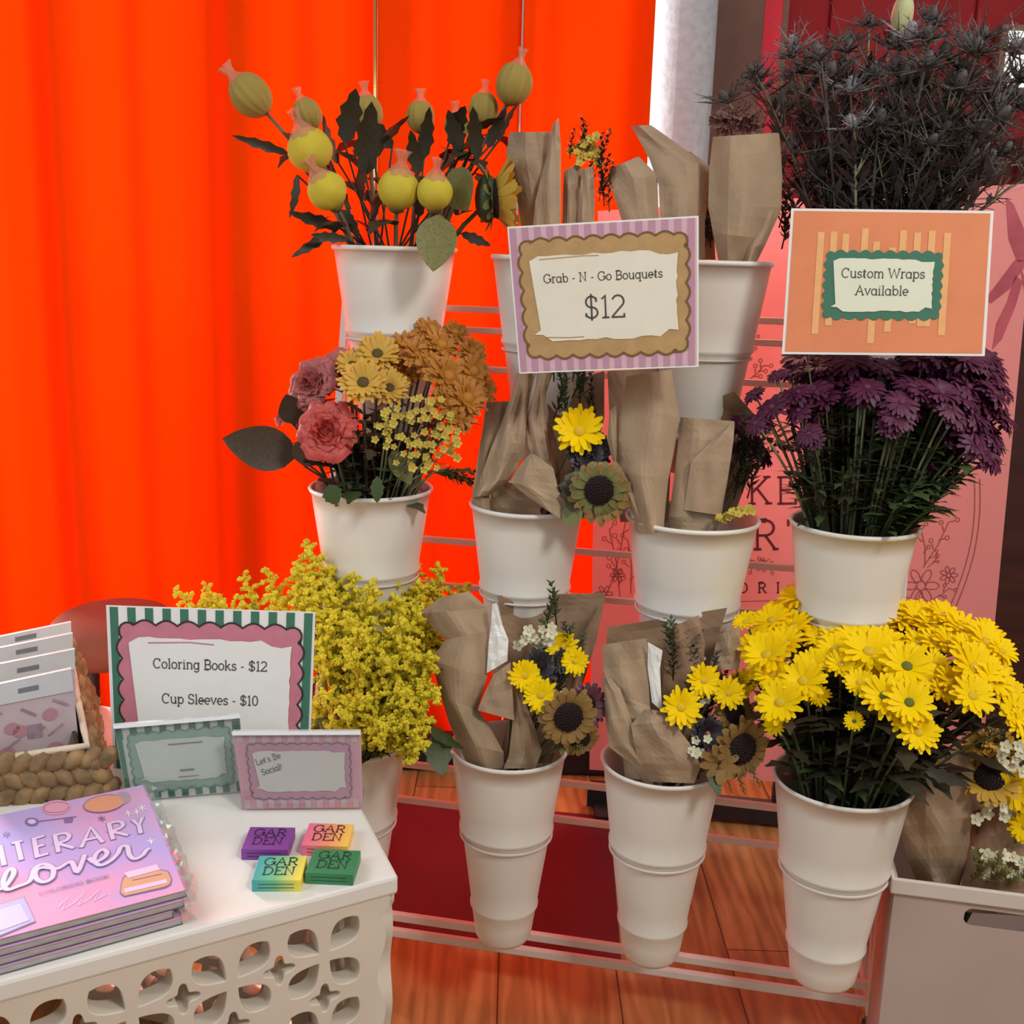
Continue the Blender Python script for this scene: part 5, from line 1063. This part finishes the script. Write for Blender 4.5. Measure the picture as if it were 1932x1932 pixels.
def carved(name, org, ax, Lx, Lz, seed):
    cv = bpy.data.curves.new('carving', 'CURVE'); cv.dimensions = '2D'; cv.fill_mode = 'BOTH'; cv.extrude = .011; cv.bevel_depth = .0012
    z1 = Lz; edge = [(0, 0)] ; edge = []
    for i in range(41): edge.append((.004 + .010 * (.5 + .5 * math.cos(2 * pi * i / 8)), z1 * (1 - i / 40)) if i > 1 else (.0, z1 * (1 - i / 40)))
    edge += [(Lx, 0), (Lx, z1)]; poly(cv, edge[::-1])
    C = .096
    def petal_hole(cx, cy, a, L, wd, r0):
        pts = []
        for i in range(15): t = i / 14; pts.append((r0 + L * t, wd * math.sin(pi * t) ** .8 * (.55 + .6 * t)))
        for i in range(13, 0, -1): t = i / 14; pts.append((r0 + L * t, -wd * math.sin(pi * t) ** .8 * (.55 + .6 * t)))
        ca, sa = math.cos(a), math.sin(a); Q = [(cx + p[0] * ca - p[1] * sa, cy + p[0] * sa + p[1] * ca) for p in pts]
        if all(.026 < q[0] < Lx - .015 and .02 < q[1] < z1 - .008 for q in Q): poly(cv, Q)
    def trefoil(cx, cy, r):
        Q = [(cx + r * (1 + .32 * math.cos(4 * a)) * math.cos(a), cy + r * (1 + .32 * math.cos(4 * a)) * math.sin(a)) for a in [2 * pi * i / 40 for i in range(40)]]
        if all(.026 < q[0] < Lx - .015 and .02 < q[1] < z1 - .008 for q in Q): poly(cv, Q)
    rows = int(Lz / C) + 1
    for j in range(rows):
        for i in range(int(Lx / C) + 1):
            cx, cy = .072 + C * i, z1 - .050 - C * j
            for k in range(4): petal_hole(cx, cy, pi / 4 + k * pi / 2, .046, .0185, .0070)
            trefoil(cx + C / 2, cy, .0135); trefoil(cx, cy - C / 2, .0135)
            if j == 0: petal_hole(cx + C / 2 - .004, cy + .036, pi * .82, .034, .0085, .003); petal_hole(cx + C / 2 + .004, cy + .036, pi * .18, .034, .0085, .003)
    return curve_part(cv, name, TABC, table, org, ax, ez)
zp = ZT - .0225
def side(p, q, inset=.014):
    ax = (q - p).normalized(); nn = Vector((ax.y, -ax.x, 0)); cc = sum(QT, Vector()) / 4
    if nn.dot(cc - p) < 0: nn = -nn
    o = p + ax * .010 + nn * inset; o.z = 0; return o, ax, (q - p).length - .020
for p, q in ((QT[0], QT[3]), (QT[0], QT[1]), (QT[1], QT[2]), (QT[3], QT[2])):
    o_, ax_, L_ = side(p, q); carved('carved_panel', o_, ax_, L_, zp, 1)

# ------------------------------------------------------------------ four little boxes
def mini_box(px, py, yaw, label, m, ink, w=.050, d=.048, h=.013, word=True):
    c = atz(px, py, ZT + h); c.z = ZT; t = thing('gift_box', c, label, 'box', 'small printed boxes on the table')
    ax = Vector((math.cos(yaw), math.sin(yaw), 0)); ay = Vector((-ax.y, ax.x, 0))
    mb = MB(); mb.box(c - ax * w / 2 - ay * d / 2, ax * w, ay * d, ez * h); mb.build('carton', m, t, bevel=.0008)
    f = lambda x, y: c + ax * x + ay * y + ez * (h + .0003)
    mb = MB(); write(mb, 'GAR', 0, .0045, .0145, .0017, f, sx=.88, track=.0); write(mb, 'DEN', 0, -.0135, .0145, .0017, f, sx=.88, track=.0)
    f2 = lambda x, y: c + ax * x + ez * y - ay * (d / 2 + .0003)
    for k in range(2): ribbon(mb, [(-w * .38, h * (.35 + .3 * k)), (w * .36, h * (.35 + .3 * k))], .0007, f2)
    mb.build('lettering', ink, t)
mini_box(507, 1581, .03, 'small purple box, back left of the four little boxes', mat('box_purple', lin((128, 62, 150)), .4, .05, 60), mat('ink_violet', lin((60, 25, 78)), .6))
mini_box(619, 1574, .0, 'small pink to yellow box, back right of the four little boxes', gradient_mat('box_pink_yellow', [(0, (236, 110, 150)), (.55, (240, 150, 110)), (1, (250, 205, 90))], 0, -.025, .025), mat('ink_maroon', lin((95, 40, 45)), .6))
mini_box(528, 1637, .06, 'small teal to yellow box, front left of the four little boxes', gradient_mat('box_teal_yellow', [(0, (50, 160, 170)), (.5, (110, 185, 130)), (1, (240, 220, 80))], 0, -.025, .025), mat('ink_teal', lin((20, 70, 75)), .6))
mini_box(629, 1625, -.03, 'small green box, front right of the four little boxes', mat('box_green', lin((52, 130, 85)), .4, .05, 60), mat('ink_green', lin((20, 70, 45)), .6))

# ------------------------------------------------------------------ price sign on the table and two acrylic card stands
def drawcol(S, mb):
    W, Hh = S.W, S.H; S.rect(mb, -W / 2 * .98, -Hh / 2 * .98, W / 2 * .98, Hh / 2 * .985, 1, 1)
    for i in range(12):
        x0 = -W / 2 * .965 + i * W * .965 / 11 * .965; S.rect(mb, x0, -Hh / 2 * .98, x0 + W * .040, Hh / 2 * .985, 2, 2)
    S.rect(mb, -W * .485, -Hh * .46, W * .485, -Hh * .46, 2, 2)
    P = scallop(W * .86, Hh * .78, 7, 5, Hh * .030); fan(mb, P, S.F(3), 3); ribbon(mb, P + P[:1], W * .009, S.F(4), 4)
    fan(mb, brush_panel(W * .79, Hh * .63, 11), S.F(5), 1); ribbon(mb, [(-W * .3, Hh * .285), (-W * .1, Hh * .295), (W * .02, Hh * .285)], W * .006, S.F(6), 3)
b0 = atz(213, 1455, ZT); b1 = atz(585, 1462, ZT); 
yS = atz(400, 1462, ZT).y
S, t = sign('price_sign', [at(200, 1142, yS + .045), at(595, 1155, yS + .035), at(583, 1464, yS - .0), at(214, 1455, yS + .01)], 'green striped price sign reading Coloring Books and Cup Sleeves on the table', drawcol, [PAPERW, PAPERW, GREENK, PINKK, BLK])
w_, h_ = S.W, S.H
lettering(S, t, [('Coloring Books - $12', .0 * w_, .135 * h_, .057 * h_, .0056 * w_), ('Cup Sleeves - $10', .0 * w_, -.075 * h_, .057 * h_, .0056 * w_)])
mb = MB(); m0 = S.F(0)(0, -S.H * .1); mb.bar(m0 + Vector((-.03, .014, 0)), Vector((m0.x - .03, m0.y + .07, ZT + .002)), .05, .002, up=(1, 0, 0)); mb.build('easel_back', PAPERW, t)
CLR = clear_mat('clear_acrylic', (.95, .97, .97), .12, .03); CLE = mat('acrylic_edge_highlight', (.82, .86, .90), .15, .02, 20, spec=.8)
def cardstand(px, label, draw, mats, lines, yaw_px):
    (x0, y0), (x1, y1), (x2, y2), (x3, y3) = px
    BR, BL = atz(x2, y2, ZT + .003), atz(x3, y3, ZT + .003)
    back = Vector((-(BR - BL).y, (BR - BL).x, 0)).normalized(); lean = .022
    def top(B, x, y):
        Yp = B + back * lean; d = ray(x, y); tt = (Yp - CAM).dot(back) / d.dot(back); return CAM + d * tt
    TL, TR = top(BL, x0, y0), top(BR, x1, y1)
    S = Sheet(TL, TR, BR, BL); t = thing('card_stand', (BR + BL) / 2 - ez * .003, label, 'card stand', 'clear acrylic card stands')
    mb = MB(); draw(S, mb); S.slab(mb, 0, .0008); mb.build('printed_card', mats, t)
    f = S.F(0); nn = S.n
    mb = MB(); a = [p + nn * .003 for p in S.c]; b = [p + nn * .0055 for p in S.c]; mb.add(a + b, [(3, 2, 1, 0), (4, 5, 6, 7), (1, 2, 6, 5), (2, 3, 7, 6), (3, 0, 4, 7)])
    a = [p - nn * .002 for p in S.c]; b = [p - nn * .0045 for p in S.c]; mb.add(a + b, [(3, 2, 1, 0), (4, 5, 6, 7), (1, 2, 6, 5), (2, 3, 7, 6), (3, 0, 4, 7)])
    mb.box(BL + back * .008 - ez * .0025, BR - BL, back * .045, ez * .002); mb.build('clear_sleeve', CLR, t)
    up = (TL - BL).normalized(); mb = MB(); mb.box(TL - nn * .006 - up * .001, TR - TL, nn * .0125, up * .0045); mb.build('edge_highlight', CLE, t)  # pale bar along the top edge carries its white highlight as colour
    if lines:
        mb = MB()
        for tx, x, y, h, wd, rot in lines:
            cr, sr = math.cos(rot), math.sin(rot); g = S.F(6); write(mb, tx, 0, 0, h * S.H, wd * S.H, lambda u, v: g(x * S.W + u * cr - v * sr, y * S.H + u * sr + v * cr))
        mb.build('lettering', mat('grey_ink', (.16, .15, .16), .8), t)
    return S, t
def drawg(S, mb):
    W, Hh = S.W, S.H
    for i in range(9):
        x0 = -W * .5 + i * W / 8.6
        S.rect(mb, x0, Hh * .32, x0 + W * .055, Hh * .485, 2, 2); S.rect(mb, x0, -Hh * .49, x0 + W * .055, -Hh * .36, 2, 2)
    S.rect(mb, -W * .495, -Hh * .48, -W * .455, Hh * .48, 2, 2); S.rect(mb, W * .455, -Hh * .48, W * .495, Hh * .48, 2, 2)
    P = scallop(W * .80, Hh * .74, 7, 5, Hh * .030); fan(mb, P, S.F(3), 3); ribbon(mb, P + P[:1], W * .010, S.F(4), 4); fan(mb, brush_panel(W * .72, Hh * .56, 21), S.F(5), 1)
    for (x0, x1, y, th) in [(-.10, .18, .20, .012), (-.03, .09, -.16, .016), (-.05, .12, -.24, .008)]: S.rect(mb, x0 * W, y * Hh, x1 * W, (y + th * 1.6) * Hh, 6, 5)
cardstand([(215, 1372), (453, 1352), (462, 1492), (240, 1512)], 'acrylic stand holding a green bordered card, left of the pink one', drawg, [mat('card_grey', (.60, .62, .60), .5), mat('card_mint_white', (.64, .66, .61), .5, .03, 30), GREENK, mat('print_sage', (.30, .42, .36), .6, .05, 40), mat('print_dark_sage', (.15, .25, .22), .6), mat('grey_print', (.22, .23, .22), .7)], [], 0)
def drawp(S, mb):
    W, Hh = S.W, S.H; S.rect(mb, -W / 2, -Hh / 2, W / 2, Hh / 2, 1, 1)
    for i in range(10):
        x0 = -W * .48 + i * W / 10; S.rect(mb, x0, Hh * .38, x0 + W * .05, Hh * .49, 2, 2); S.rect(mb, x0, -Hh * .49, x0 + W * .05, -Hh * .38, 2, 2)
    P = scallop(W * .80, Hh * .70, 8, 5, Hh * .026); fan(mb, P, S.F(3), 3); ribbon(mb, P + P[:1], W * .008, S.F(4), 4); fan(mb, brush_panel(W * .74, Hh * .54, 31), S.F(5), 5)
cardstand([(440, 1384), (681, 1383), (684, 1524), (458, 1526)], 'acrylic stand holding a pink bordered card behind the four little boxes', drawp, [mat('card_pink_back', (.66, .48, .52), .5), mat('card_pink', (.66, .32, .40), .5, .04, 30), mat('card_pink_stripe', (.66, .46, .50), .5), mat('card_rose', (.55, .26, .36), .5, .06, 50), mat('print_plum_line', (.20, .10, .15), .6), mat('card_blush', (.70, .62, .60), .5, .03, 30)],
          [("Let's Be", -.24, .13, .075, .010, .30), ('Social!', -.22, -.01, .075, .012, .30)], 0)

# ------------------------------------------------------------------ coloring books
zb = ZT + .034
BKC = bpy.data.materials.new('book_cover_lilac'); BKC.use_nodes = True
nt = BKC.node_tree; bs = nt.nodes['Principled BSDF']; bs.inputs['Roughness'].default_value = .25
tc = nt.nodes.new('ShaderNodeTexCoord'); nz = nt.nodes.new('ShaderNodeTexNoise'); nz.inputs['Scale'].default_value = 7; rp = nt.nodes.new('ShaderNodeValToRGB')
e = rp.color_ramp.elements; e[0].position = .42; e[0].color = (.44, .40, .80, 1); e[1].position = .64; e[1].color = (.72, .38, .58, 1)
nt.links.new(tc.outputs['Object'], nz.inputs['Vector']); nt.links.new(nz.outputs['Fac'], rp.inputs[0]); nt.links.new(rp.outputs[0], bs.inputs['Base Color'])
kTR, kBR = atz(272, 1478, zb), atz(352, 1676, zb)
kx = (atz(272, 1478, zb) - atz(0, 1526, zb)).normalized(); kx2 = (kBR - atz(0, 1784, zb)).normalized(); bx = ((kx + kx2) / 2).normalized()
by = (kTR - kBR); BH = by.length; by.normalize(); BW = .30
def bookpt(z, dx=0, dy=0): return lambda x, y: Vector((*(kBR + bx * (x - BW + dx) + by * (y + dy)).xy, z))
PGS = mat('book_pages', (.46, .44, .43), .6, .3, 60, stretch=(1, 1, 40)); BKD = mat('book_cover_edge', (.11, .10, .13), .5)
bks = []
offs = [(-.006, -.006), (-.014, -.004), (-.003, -.003), (.0, .0)]
for i in range(4):
    zlo = ZT + .001 + i * .0082; dx, dy = offs[i]; f = bookpt(zlo, dx, dy); c = f(BW / 2, BH / 2)
    t = thing('coloring_book', c, ['lowest book of the lilac coloring book stack', 'second book from the bottom of the lilac coloring book stack', 'book directly under the top lilac coloring book', 'top coloring book with lilac and pink cover reading Literary Lover'][i], 'book', 'stack of coloring books on the table')
    mb = MB(); mb.box(f(.0, .001), bx * (BW - .001), by * (BH - .002), ez * .0062); mb.build('pages', PGS, t)
    mb = MB(); g = bookpt(zlo + .0062, dx, dy); mb.box(g(0, 0), bx * BW, by * BH, ez * .0008); cvr = mb.build('cover', BKC, t)
    mb = MB(); mb.box(bookpt(zlo - .0006, dx, dy)(0, 0), bx * BW, by * BH, ez * .0006); mb.build('back_cover', BKD, t)
    # clear plastic bag with a crinkled edge
    mb = MB(); rs = random.Random(i)
    def P(a, b): q = bookpt(zlo + .0075, dx, dy)(BW - .002 + .014 * a / 3 + rs.uniform(-.002, .002) * (a > 0), -.004 + (BH + .008) * b / 24); q.z += -.004 * a / 3 + rs.uniform(-.002, .002) * (a > 0); return q
    mb.grid(P, 4, 25); mb.build('plastic_edge', clear_mat('crinkled_plastic', (.96, .97, .98), .30, .12) if i == 0 else bpy.data.materials['crinkled_plastic'], t)
    bks.append(t)
top = bks[-1]; ztop = ZT + .001 + 3 * .0082 + .0072
def bkxy(px, py): p = atz(px, py, ztop); q = p - kBR; det = bx.x * by.y - bx.y * by.x; return ((q.x * by.y - q.y * by.x) / det + BW, (bx.x * q.y - bx.y * q.x) / det)
BKN = [0]
def BK(l):
    def f(x, y): BKN[0] += 1; return bookpt(ztop + l * .00025 + (BKN[0] % 700) * 3e-7)(x, y)
    return f
LIN = mat('book_outline_violet', (.20, .15, .36), .5); LFI = mat('book_letter_lilac', (.66, .58, .84), .4); LSM = mat('book_small_ink', (.22, .17, .36), .5)
# drawn letters: outlined block capitals
L3 = {'L': [[(.1, 1), (.1, 0), (.62, 0)]], 'I': [[(.1, 1), (.1, 0)]], 'T': [[(0, 1), (.62, 1)], [(.31, 1), (.31, 0)]], 'E': [[(.58, 1), (.1, 1), (.1, 0), (.6, 0)], [(.1, .52), (.5, .52)]],
      'R': [[(.1, 0), (.1, 1)] + ar(.32, .76, .24, .24, 90, -90) + [(.12, .50), (.62, 0)]], 'A': [[(.02, 0), (.34, 1), (.66, 0)], [(.14, .34), (.54, .34)]], 'Y': [[(.02, 1), (.32, .52), (.62, 1)], [(.32, .52), (.32, 0)]]}
mbo, mbi = MB(), MB()
def bchar(c, quad):       # quad: baseline left px, baseline right px, top left px
    o = Vector(bkxy(*quad[0])); r_ = Vector(bkxy(*quad[1])); u_ = Vector(bkxy(*quad[2])); ex, ey = r_ - o, u_ - o
    for s in L3[c]:
        pts = [tuple(o + ex * (p[0] / .66) + ey * p[1]) for p in s]; a, b = Vector(pts[0]), Vector(pts[1]); dd = (a - b).normalized() * .0008
        ribbon(mbo, [tuple(a + dd)] + pts[1:-1] + [tuple(Vector(pts[-1]) + (Vector(pts[-1]) - Vector(pts[-2])).normalized() * .0008)], .0062, BK(1)); ribbon(mbi, pts, .0045, BK(2))
for c, q in [('L', ((-40, 1644), (-8, 1638), (-48, 1602))), ('I', ((6, 1634), (20, 1630), (-2, 1596))), ('T', ((30, 1626), (52, 1620), (22, 1592))), ('E', ((66, 1618), (94, 1610), (60, 1584))), ('R', ((105, 1610), (142, 1600), (98, 1578))), ('A', ((152, 1600), (194, 1590), (150, 1566))), ('R', ((208, 1586), (244, 1576), (200, 1556))), ('Y', ((256, 1576), (276, 1570), (250, 1548)))]: bchar(c, q)
# script word
def script(pts, wd=1.0):
    P = [bkxy(*p) for p in pts]; Q = []
    for i in range(len(P) - 1):
        p0, p1, p2, p3 = P[max(i - 1, 0)], P[i], P[i + 1], P[min(i + 2, len(P) - 1)]
        for k in range(6):
            t = k / 6; Q.append(tuple(.5 * (2 * p1[j] + (p2[j] - p0[j]) * t + (2 * p0[j] - 5 * p1[j] + 4 * p2[j] - p3[j]) * t * t + (3 * p1[j] - p0[j] - 3 * p2[j] + p3[j]) * t ** 3) for j in (0, 1)))
    Q.append(P[-1]); ribbon(mbo, Q, .0068 * wd, BK(3)); ribbon(mbi, Q, .0048 * wd, BK(4))
script([(-5, 1682), (12, 1672), (26, 1650), (22, 1640), (12, 1648), (6, 1668), (14, 1680), (34, 1674), (56, 1664), (66, 1640), (84, 1632), (100, 1640), (98, 1658), (82, 1666), (68, 1658), (68, 1644), (84, 1638), (108, 1640), (126, 1630), (136, 1628), (146, 1646), (160, 1614)])
script([(168, 1620), (178, 1628), (196, 1620), (202, 1610), (194, 1604), (182, 1612), (178, 1626), (190, 1634), (208, 1626), (222, 1612), (228, 1600), (240, 1598), (244, 1614), (254, 1622), (268, 1616), (276, 1606), (282, 1602)])
mbo.build('title_outline', LIN, top); mbi.build('title_lettering', LFI, top)
mb = MB()
q0 = Vector(bkxy(74, 1690)); q1 = Vector(bkxy(206, 1656)); ex = (q1 - q0).normalized(); ey = Vector((-ex.y, ex.x)); g = BK(3)
write(mb, 'COLORING BOOK', 0, 0, .0052, .0007, lambda x, y: g(*(q0 + ex * x + ey * y)), sx=(q1 - q0).length / (text_width('COLORING BOOK', .02) * .0052), align='l')
mb.build('small_lettering', LSM, top)
# little drawings on the cover: pie, key, typewriter, sparkles, tablet
def bk_poly(mb, pts, l, mi=0):
    P = [bkxy(*p) for p in pts]; c = (sum(p[0] for p in P) / len(P), sum(p[1] for p in P) / len(P)); fan(mb, [(p[0] - c[0], p[1] - c[1]) for p in P], BK(l), mi, c)
def bk_line(mb, pts, wd, l, mi=0): ribbon(mb, [bkxy(*p) for p in pts], wd, BK(l), mi)
def oval(cx, cy, rx, ry, a=0, n=20): return [(cx + rx * math.cos(t) * math.cos(a) - ry * math.sin(t) * math.sin(a), cy + rx * math.cos(t) * math.sin(a) + ry * math.sin(t) * math.cos(a)) for t in [2 * pi * i / n for i in range(n)]]
mb = MB(); TANB, ROSB, LILB, VIO, WHB = 0, 1, 2, 3, 4
bk_poly(mb, oval(196, 1517, 40, 17, -.15), 1, VIO); bk_poly(mb, oval(196, 1517, 38, 15, -.15), 2, TANB); bk_poly(mb, oval(232, 1506, 14, 12, 0), 1, 5)
bk_poly(mb, oval(106, 1524, 28, 14, -.1), 1, ROSB); bk_line(mb, oval(106, 1524, 24, 10, -.1), .0008, 2, VIO)
bk_poly(mb, oval(60, 1551, 13, 8), 1, VIO); bk_poly(mb, oval(60, 1551, 8, 4.5), 2, LILB); bk_line(mb, [(73, 1550), (144, 1541)], .0018, 1, VIO); bk_poly(mb, [(120, 1546), (138, 1543), (136, 1552), (122, 1553)], 1, VIO)
bk_poly(mb, [(228, 1668), (232, 1655), (250, 1648), (300, 1640), (318, 1644), (325, 1658), (322, 1670), (312, 1676), (234, 1693), (226, 1686)], 1, VIO); bk_poly(mb, [(230, 1668), (234, 1657), (252, 1650), (300, 1642), (316, 1646), (323, 1659), (320, 1669), (310, 1674), (236, 1691), (228, 1685)], 2, TANB)
bk_poly(mb, [(234, 1648), (296, 1632), (302, 1642), (242, 1658)], 3, LILB); bk_poly(mb, [(234, 1678), (314, 1660), (316, 1667), (236, 1686)], 3, LILB); bk_line(mb, [(250, 1662), (305, 1650)], .0012, 3, VIO)
for x, y in [(258, 1532), (242, 1535), (285, 1588), (192, 1545), (12, 1575), (268, 1525)]:
    for k in range(3): a = k * pi / 3 + .3; bk_line(mb, [(x - 8 * math.cos(a), y - 6 * math.sin(a)), (x + 8 * math.cos(a), y + 6 * math.sin(a))], .0012, 1, WHB if x > 200 else VIO)
bk_poly(mb, [(-20, 1712), (46, 1692), (68, 1740), (0, 1768), (-30, 1772)], 1, VIO); bk_poly(mb, [(-20, 1714), (45, 1694), (66, 1739), (0, 1766), (-30, 1770)], 2, 6); bk_poly(mb, [(-20, 1724), (38, 1706), (55, 1738), (0, 1758)], 3, 7)
for i in range(3): bk_line(mb, [(110 + 30 * i, 1712 - 8 * i), (128 + 30 * i, 1694 - 8 * i), (118 + 30 * i, 1716 - 8 * i), (140 + 30 * i, 1704 - 8 * i)], .0012, 1, 2)
mb.build('cover_drawing', [mat('draw_tan', (.66, .36, .22), .4), mat('draw_rose', (.74, .35, .50), .4), mat('draw_lilac', (.70, .58, .82), .4), LIN, mat('draw_white', (.85, .83, .90), .4), mat('draw_grey', (.40, .33, .44), .4), mat('draw_blue', (.36, .38, .70), .4), mat('draw_pale_blue', (.45, .50, .80), .4)], top)

# ------------------------------------------------------------------ woven basket with packets
F_ = atz(207, 1502, ZT); wd_ = Vector((-.40, .92, 0)).normalized(); wl = Vector((-.97, -.22, 0)).normalized()
BD, BWd = .30, .34
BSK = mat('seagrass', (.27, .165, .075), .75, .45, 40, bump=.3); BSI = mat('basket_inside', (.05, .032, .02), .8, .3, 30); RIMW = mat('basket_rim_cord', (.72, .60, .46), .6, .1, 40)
zfL = zfor(*(F_ + wl * .12).xy, 1432) ; zbR = zfor(*(F_ + wd_ * BD).xy, 1197)
def hgt(t):      # rim height along the right wall front -> back
    lo = zfor(*(F_ + wl * .02).xy, 1408); return lerp(lo, zbR, min(1, t * 1.0) ** .75)
bk = thing('basket', F_ + wl * BWd / 2 + wd_ * BD / 2, 'brown woven seagrass basket with a low front at the left edge', 'basket')
mb = MB(); rs = random.Random(5)
def strand(p, q, r):
    d = (q - p); mb.ell((p + q) / 2, r, r, d.length * .62, rot=d.normalized().to_track_quat('Z', 'Y'), seg=7, rings=5)
rowh = .017
for j in range(20):                       # right wall
    z = ZT + .008 + j * rowh
    for i in range(16):
        t = (i + .5 * (j % 2)) / 16
        if z > hgt(t) - .006: continue
        p = F_ + wd_ * BD * t + wl * (.30 * (z - ZT)); a = .45 * (1 if j % 2 else -1); d = (wd_ * math.cos(a) + ez * math.sin(a)) * .013; c = Vector((p.x, p.y, z)) + Vector((rs.uniform(-.002, .002), 0, rs.uniform(-.002, .002))); strand(c - d, c + d, .0085)
for j in range(8):                        # front wall
    z = ZT + .010 + j * .020
    for i in range(18):
        t = (i + .5 * (j % 2)) / 18; top_ = lerp(hgt(0), zfL, min(1, t * 3.2))
        if z > top_ - .004: continue
        p = F_ + wl * BWd * t; a = .75 * (1 if j % 2 else -1); d = (wl * math.cos(a) + ez * math.sin(a)) * .014; c = Vector((p.x, p.y, z)); strand(c - d, c + d, .0115)
mb.build('woven_wall', BSK, bk, smooth=True)
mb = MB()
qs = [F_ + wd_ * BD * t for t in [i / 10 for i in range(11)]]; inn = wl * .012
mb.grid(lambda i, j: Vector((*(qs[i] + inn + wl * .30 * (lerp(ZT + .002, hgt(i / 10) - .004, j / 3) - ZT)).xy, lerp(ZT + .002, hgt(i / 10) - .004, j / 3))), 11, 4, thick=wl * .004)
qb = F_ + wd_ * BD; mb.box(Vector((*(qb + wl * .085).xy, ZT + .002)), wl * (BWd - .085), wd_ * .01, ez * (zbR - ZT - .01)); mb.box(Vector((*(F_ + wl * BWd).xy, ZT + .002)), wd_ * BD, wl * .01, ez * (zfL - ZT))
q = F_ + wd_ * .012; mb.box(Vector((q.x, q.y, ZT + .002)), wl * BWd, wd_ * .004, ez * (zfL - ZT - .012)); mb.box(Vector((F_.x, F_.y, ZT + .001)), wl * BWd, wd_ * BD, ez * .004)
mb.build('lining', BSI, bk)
mb = MB()
rp_ = [Vector((*(F_ + wl * .10).xy, zfL + .002)), Vector((*(F_ + wl * .05).xy, lerp(hgt(0), zfL, .45) + .002))] + [Vector((*(F_ + wd_ * BD * t + wl * (.002 + .30 * (hgt(t) - ZT))).xy, hgt(t) + .001)) for t in [0, .1, .2, .35, .5, .65, .8, .92, 1]] + [Vector((*(qb + wl * .08).xy, zbR + .004)), Vector((*(qb + wl * .10).xy, zbR - .006))]
mb.tube(rp_, .0042, 7); mb.build('rim', RIMW, bk, smooth=True)
PKB = mat('packet_body', (.54, .44, .46), .5, .06, 30); PKH = mat('packet_header', (.58, .62, .62), .4, .05, 30); PKI = mat('packet_print', (.34, .25, .30), .6, .3, 60); PKR = mat('packet_red_print', (.46, .24, .28), .6); PKS = mat('packet_slot', (.18, .20, .21), .6)
pkdat = [(.045, -20, 150, 1302, 1262, 1452, 'front sleeve packet printed with apples and pencils in the basket'), (.095, -30, 141, 1262, 1225, 1440, 'second sleeve packet in the basket, grey header showing'), (.140, -30, 137, 1224, 1195, 1420, 'third sleeve packet in the basket with pale header'), (.185, -30, 134, 1196, 1174, 1400, 'rearmost sleeve packet at the top of the basket stack')]
for i, (dp, x0, x1, yh, yt, yb, lab) in enumerate(pkdat):
    base = F_ + wd_ * dp; nrm = wd_
    def pt(x, y): d = ray(x, y); tt = (base - CAM).dot(nrm) / d.dot(nrm); return CAM + d * tt
    br = pt(x1, yb); br.z = max(br.z, ZT + .008); ts = -.075 * 1
    A_, B_ = pt(x0 - 60, yt + 26 + 20), pt(x1 - (16 if i == 0 else 0), yt); C_, D_ = pt(x1 + 4, yb), pt(x0 - 60, yb + 30)
    for p in (C_, D_): p.z = max(p.z, ZT + .006)
    S = Sheet(A_, B_, C_, D_); t = thing('sleeve_packet', (C_ + D_) / 2, lab, 'packet', 'cup sleeve packets in the basket')
    hf = (yh - yt) / (yb - yt)
    mb = MB(); S.slab(mb, 0, .006); y1 = S.H * (.5 - hf)
    W, Hh = S.W, S.H
    if i == 0:
        rs = random.Random(3)
        for (x, y) in [(-.05, .02), (.28, .10), (.02, -.02), (-.25, .05), (-.1, -.22), (.3, -.24)]: fan(mb, [(.0085 * math.cos(a), .0075 * math.sin(a)) for a in [j * pi / 8 for j in range(16)]], S.F(2), 2, (x * W, y * Hh + .0))
        for (x, y, a) in [(.1, .16, -.6), (.32, -.06, .6), (.16, -.05, .5), (-.05, -.14, .6), (.38, .2, -.5), (-.2, .18, .3)]: ribbon(mb, [(x * W - .010 * math.cos(a), y * Hh - .010 * math.sin(a)), (x * W + .010 * math.cos(a), y * Hh + .010 * math.sin(a))], .0028, S.F(3), 1)
        for (x, y) in [(.14, -.03), (-.35, -.1)]: S.rect(mb, x * W - .008, y * Hh - .010, x * W + .008, y * Hh + .007, 2, 1)
    mb.build('sleeve_card', [PKB, PKI, PKR], t)
    mb = MB(); S.rect(mb, -W / 2, y1, W / 2, Hh / 2, 4, 0); ribbon(mb, [(W * .02, lerp(y1, Hh / 2, .5)), (W * .20, lerp(y1, Hh / 2, .5))], .006, S.F(5), 1)
    mb.build('header_card', [PKH, PKS], t)
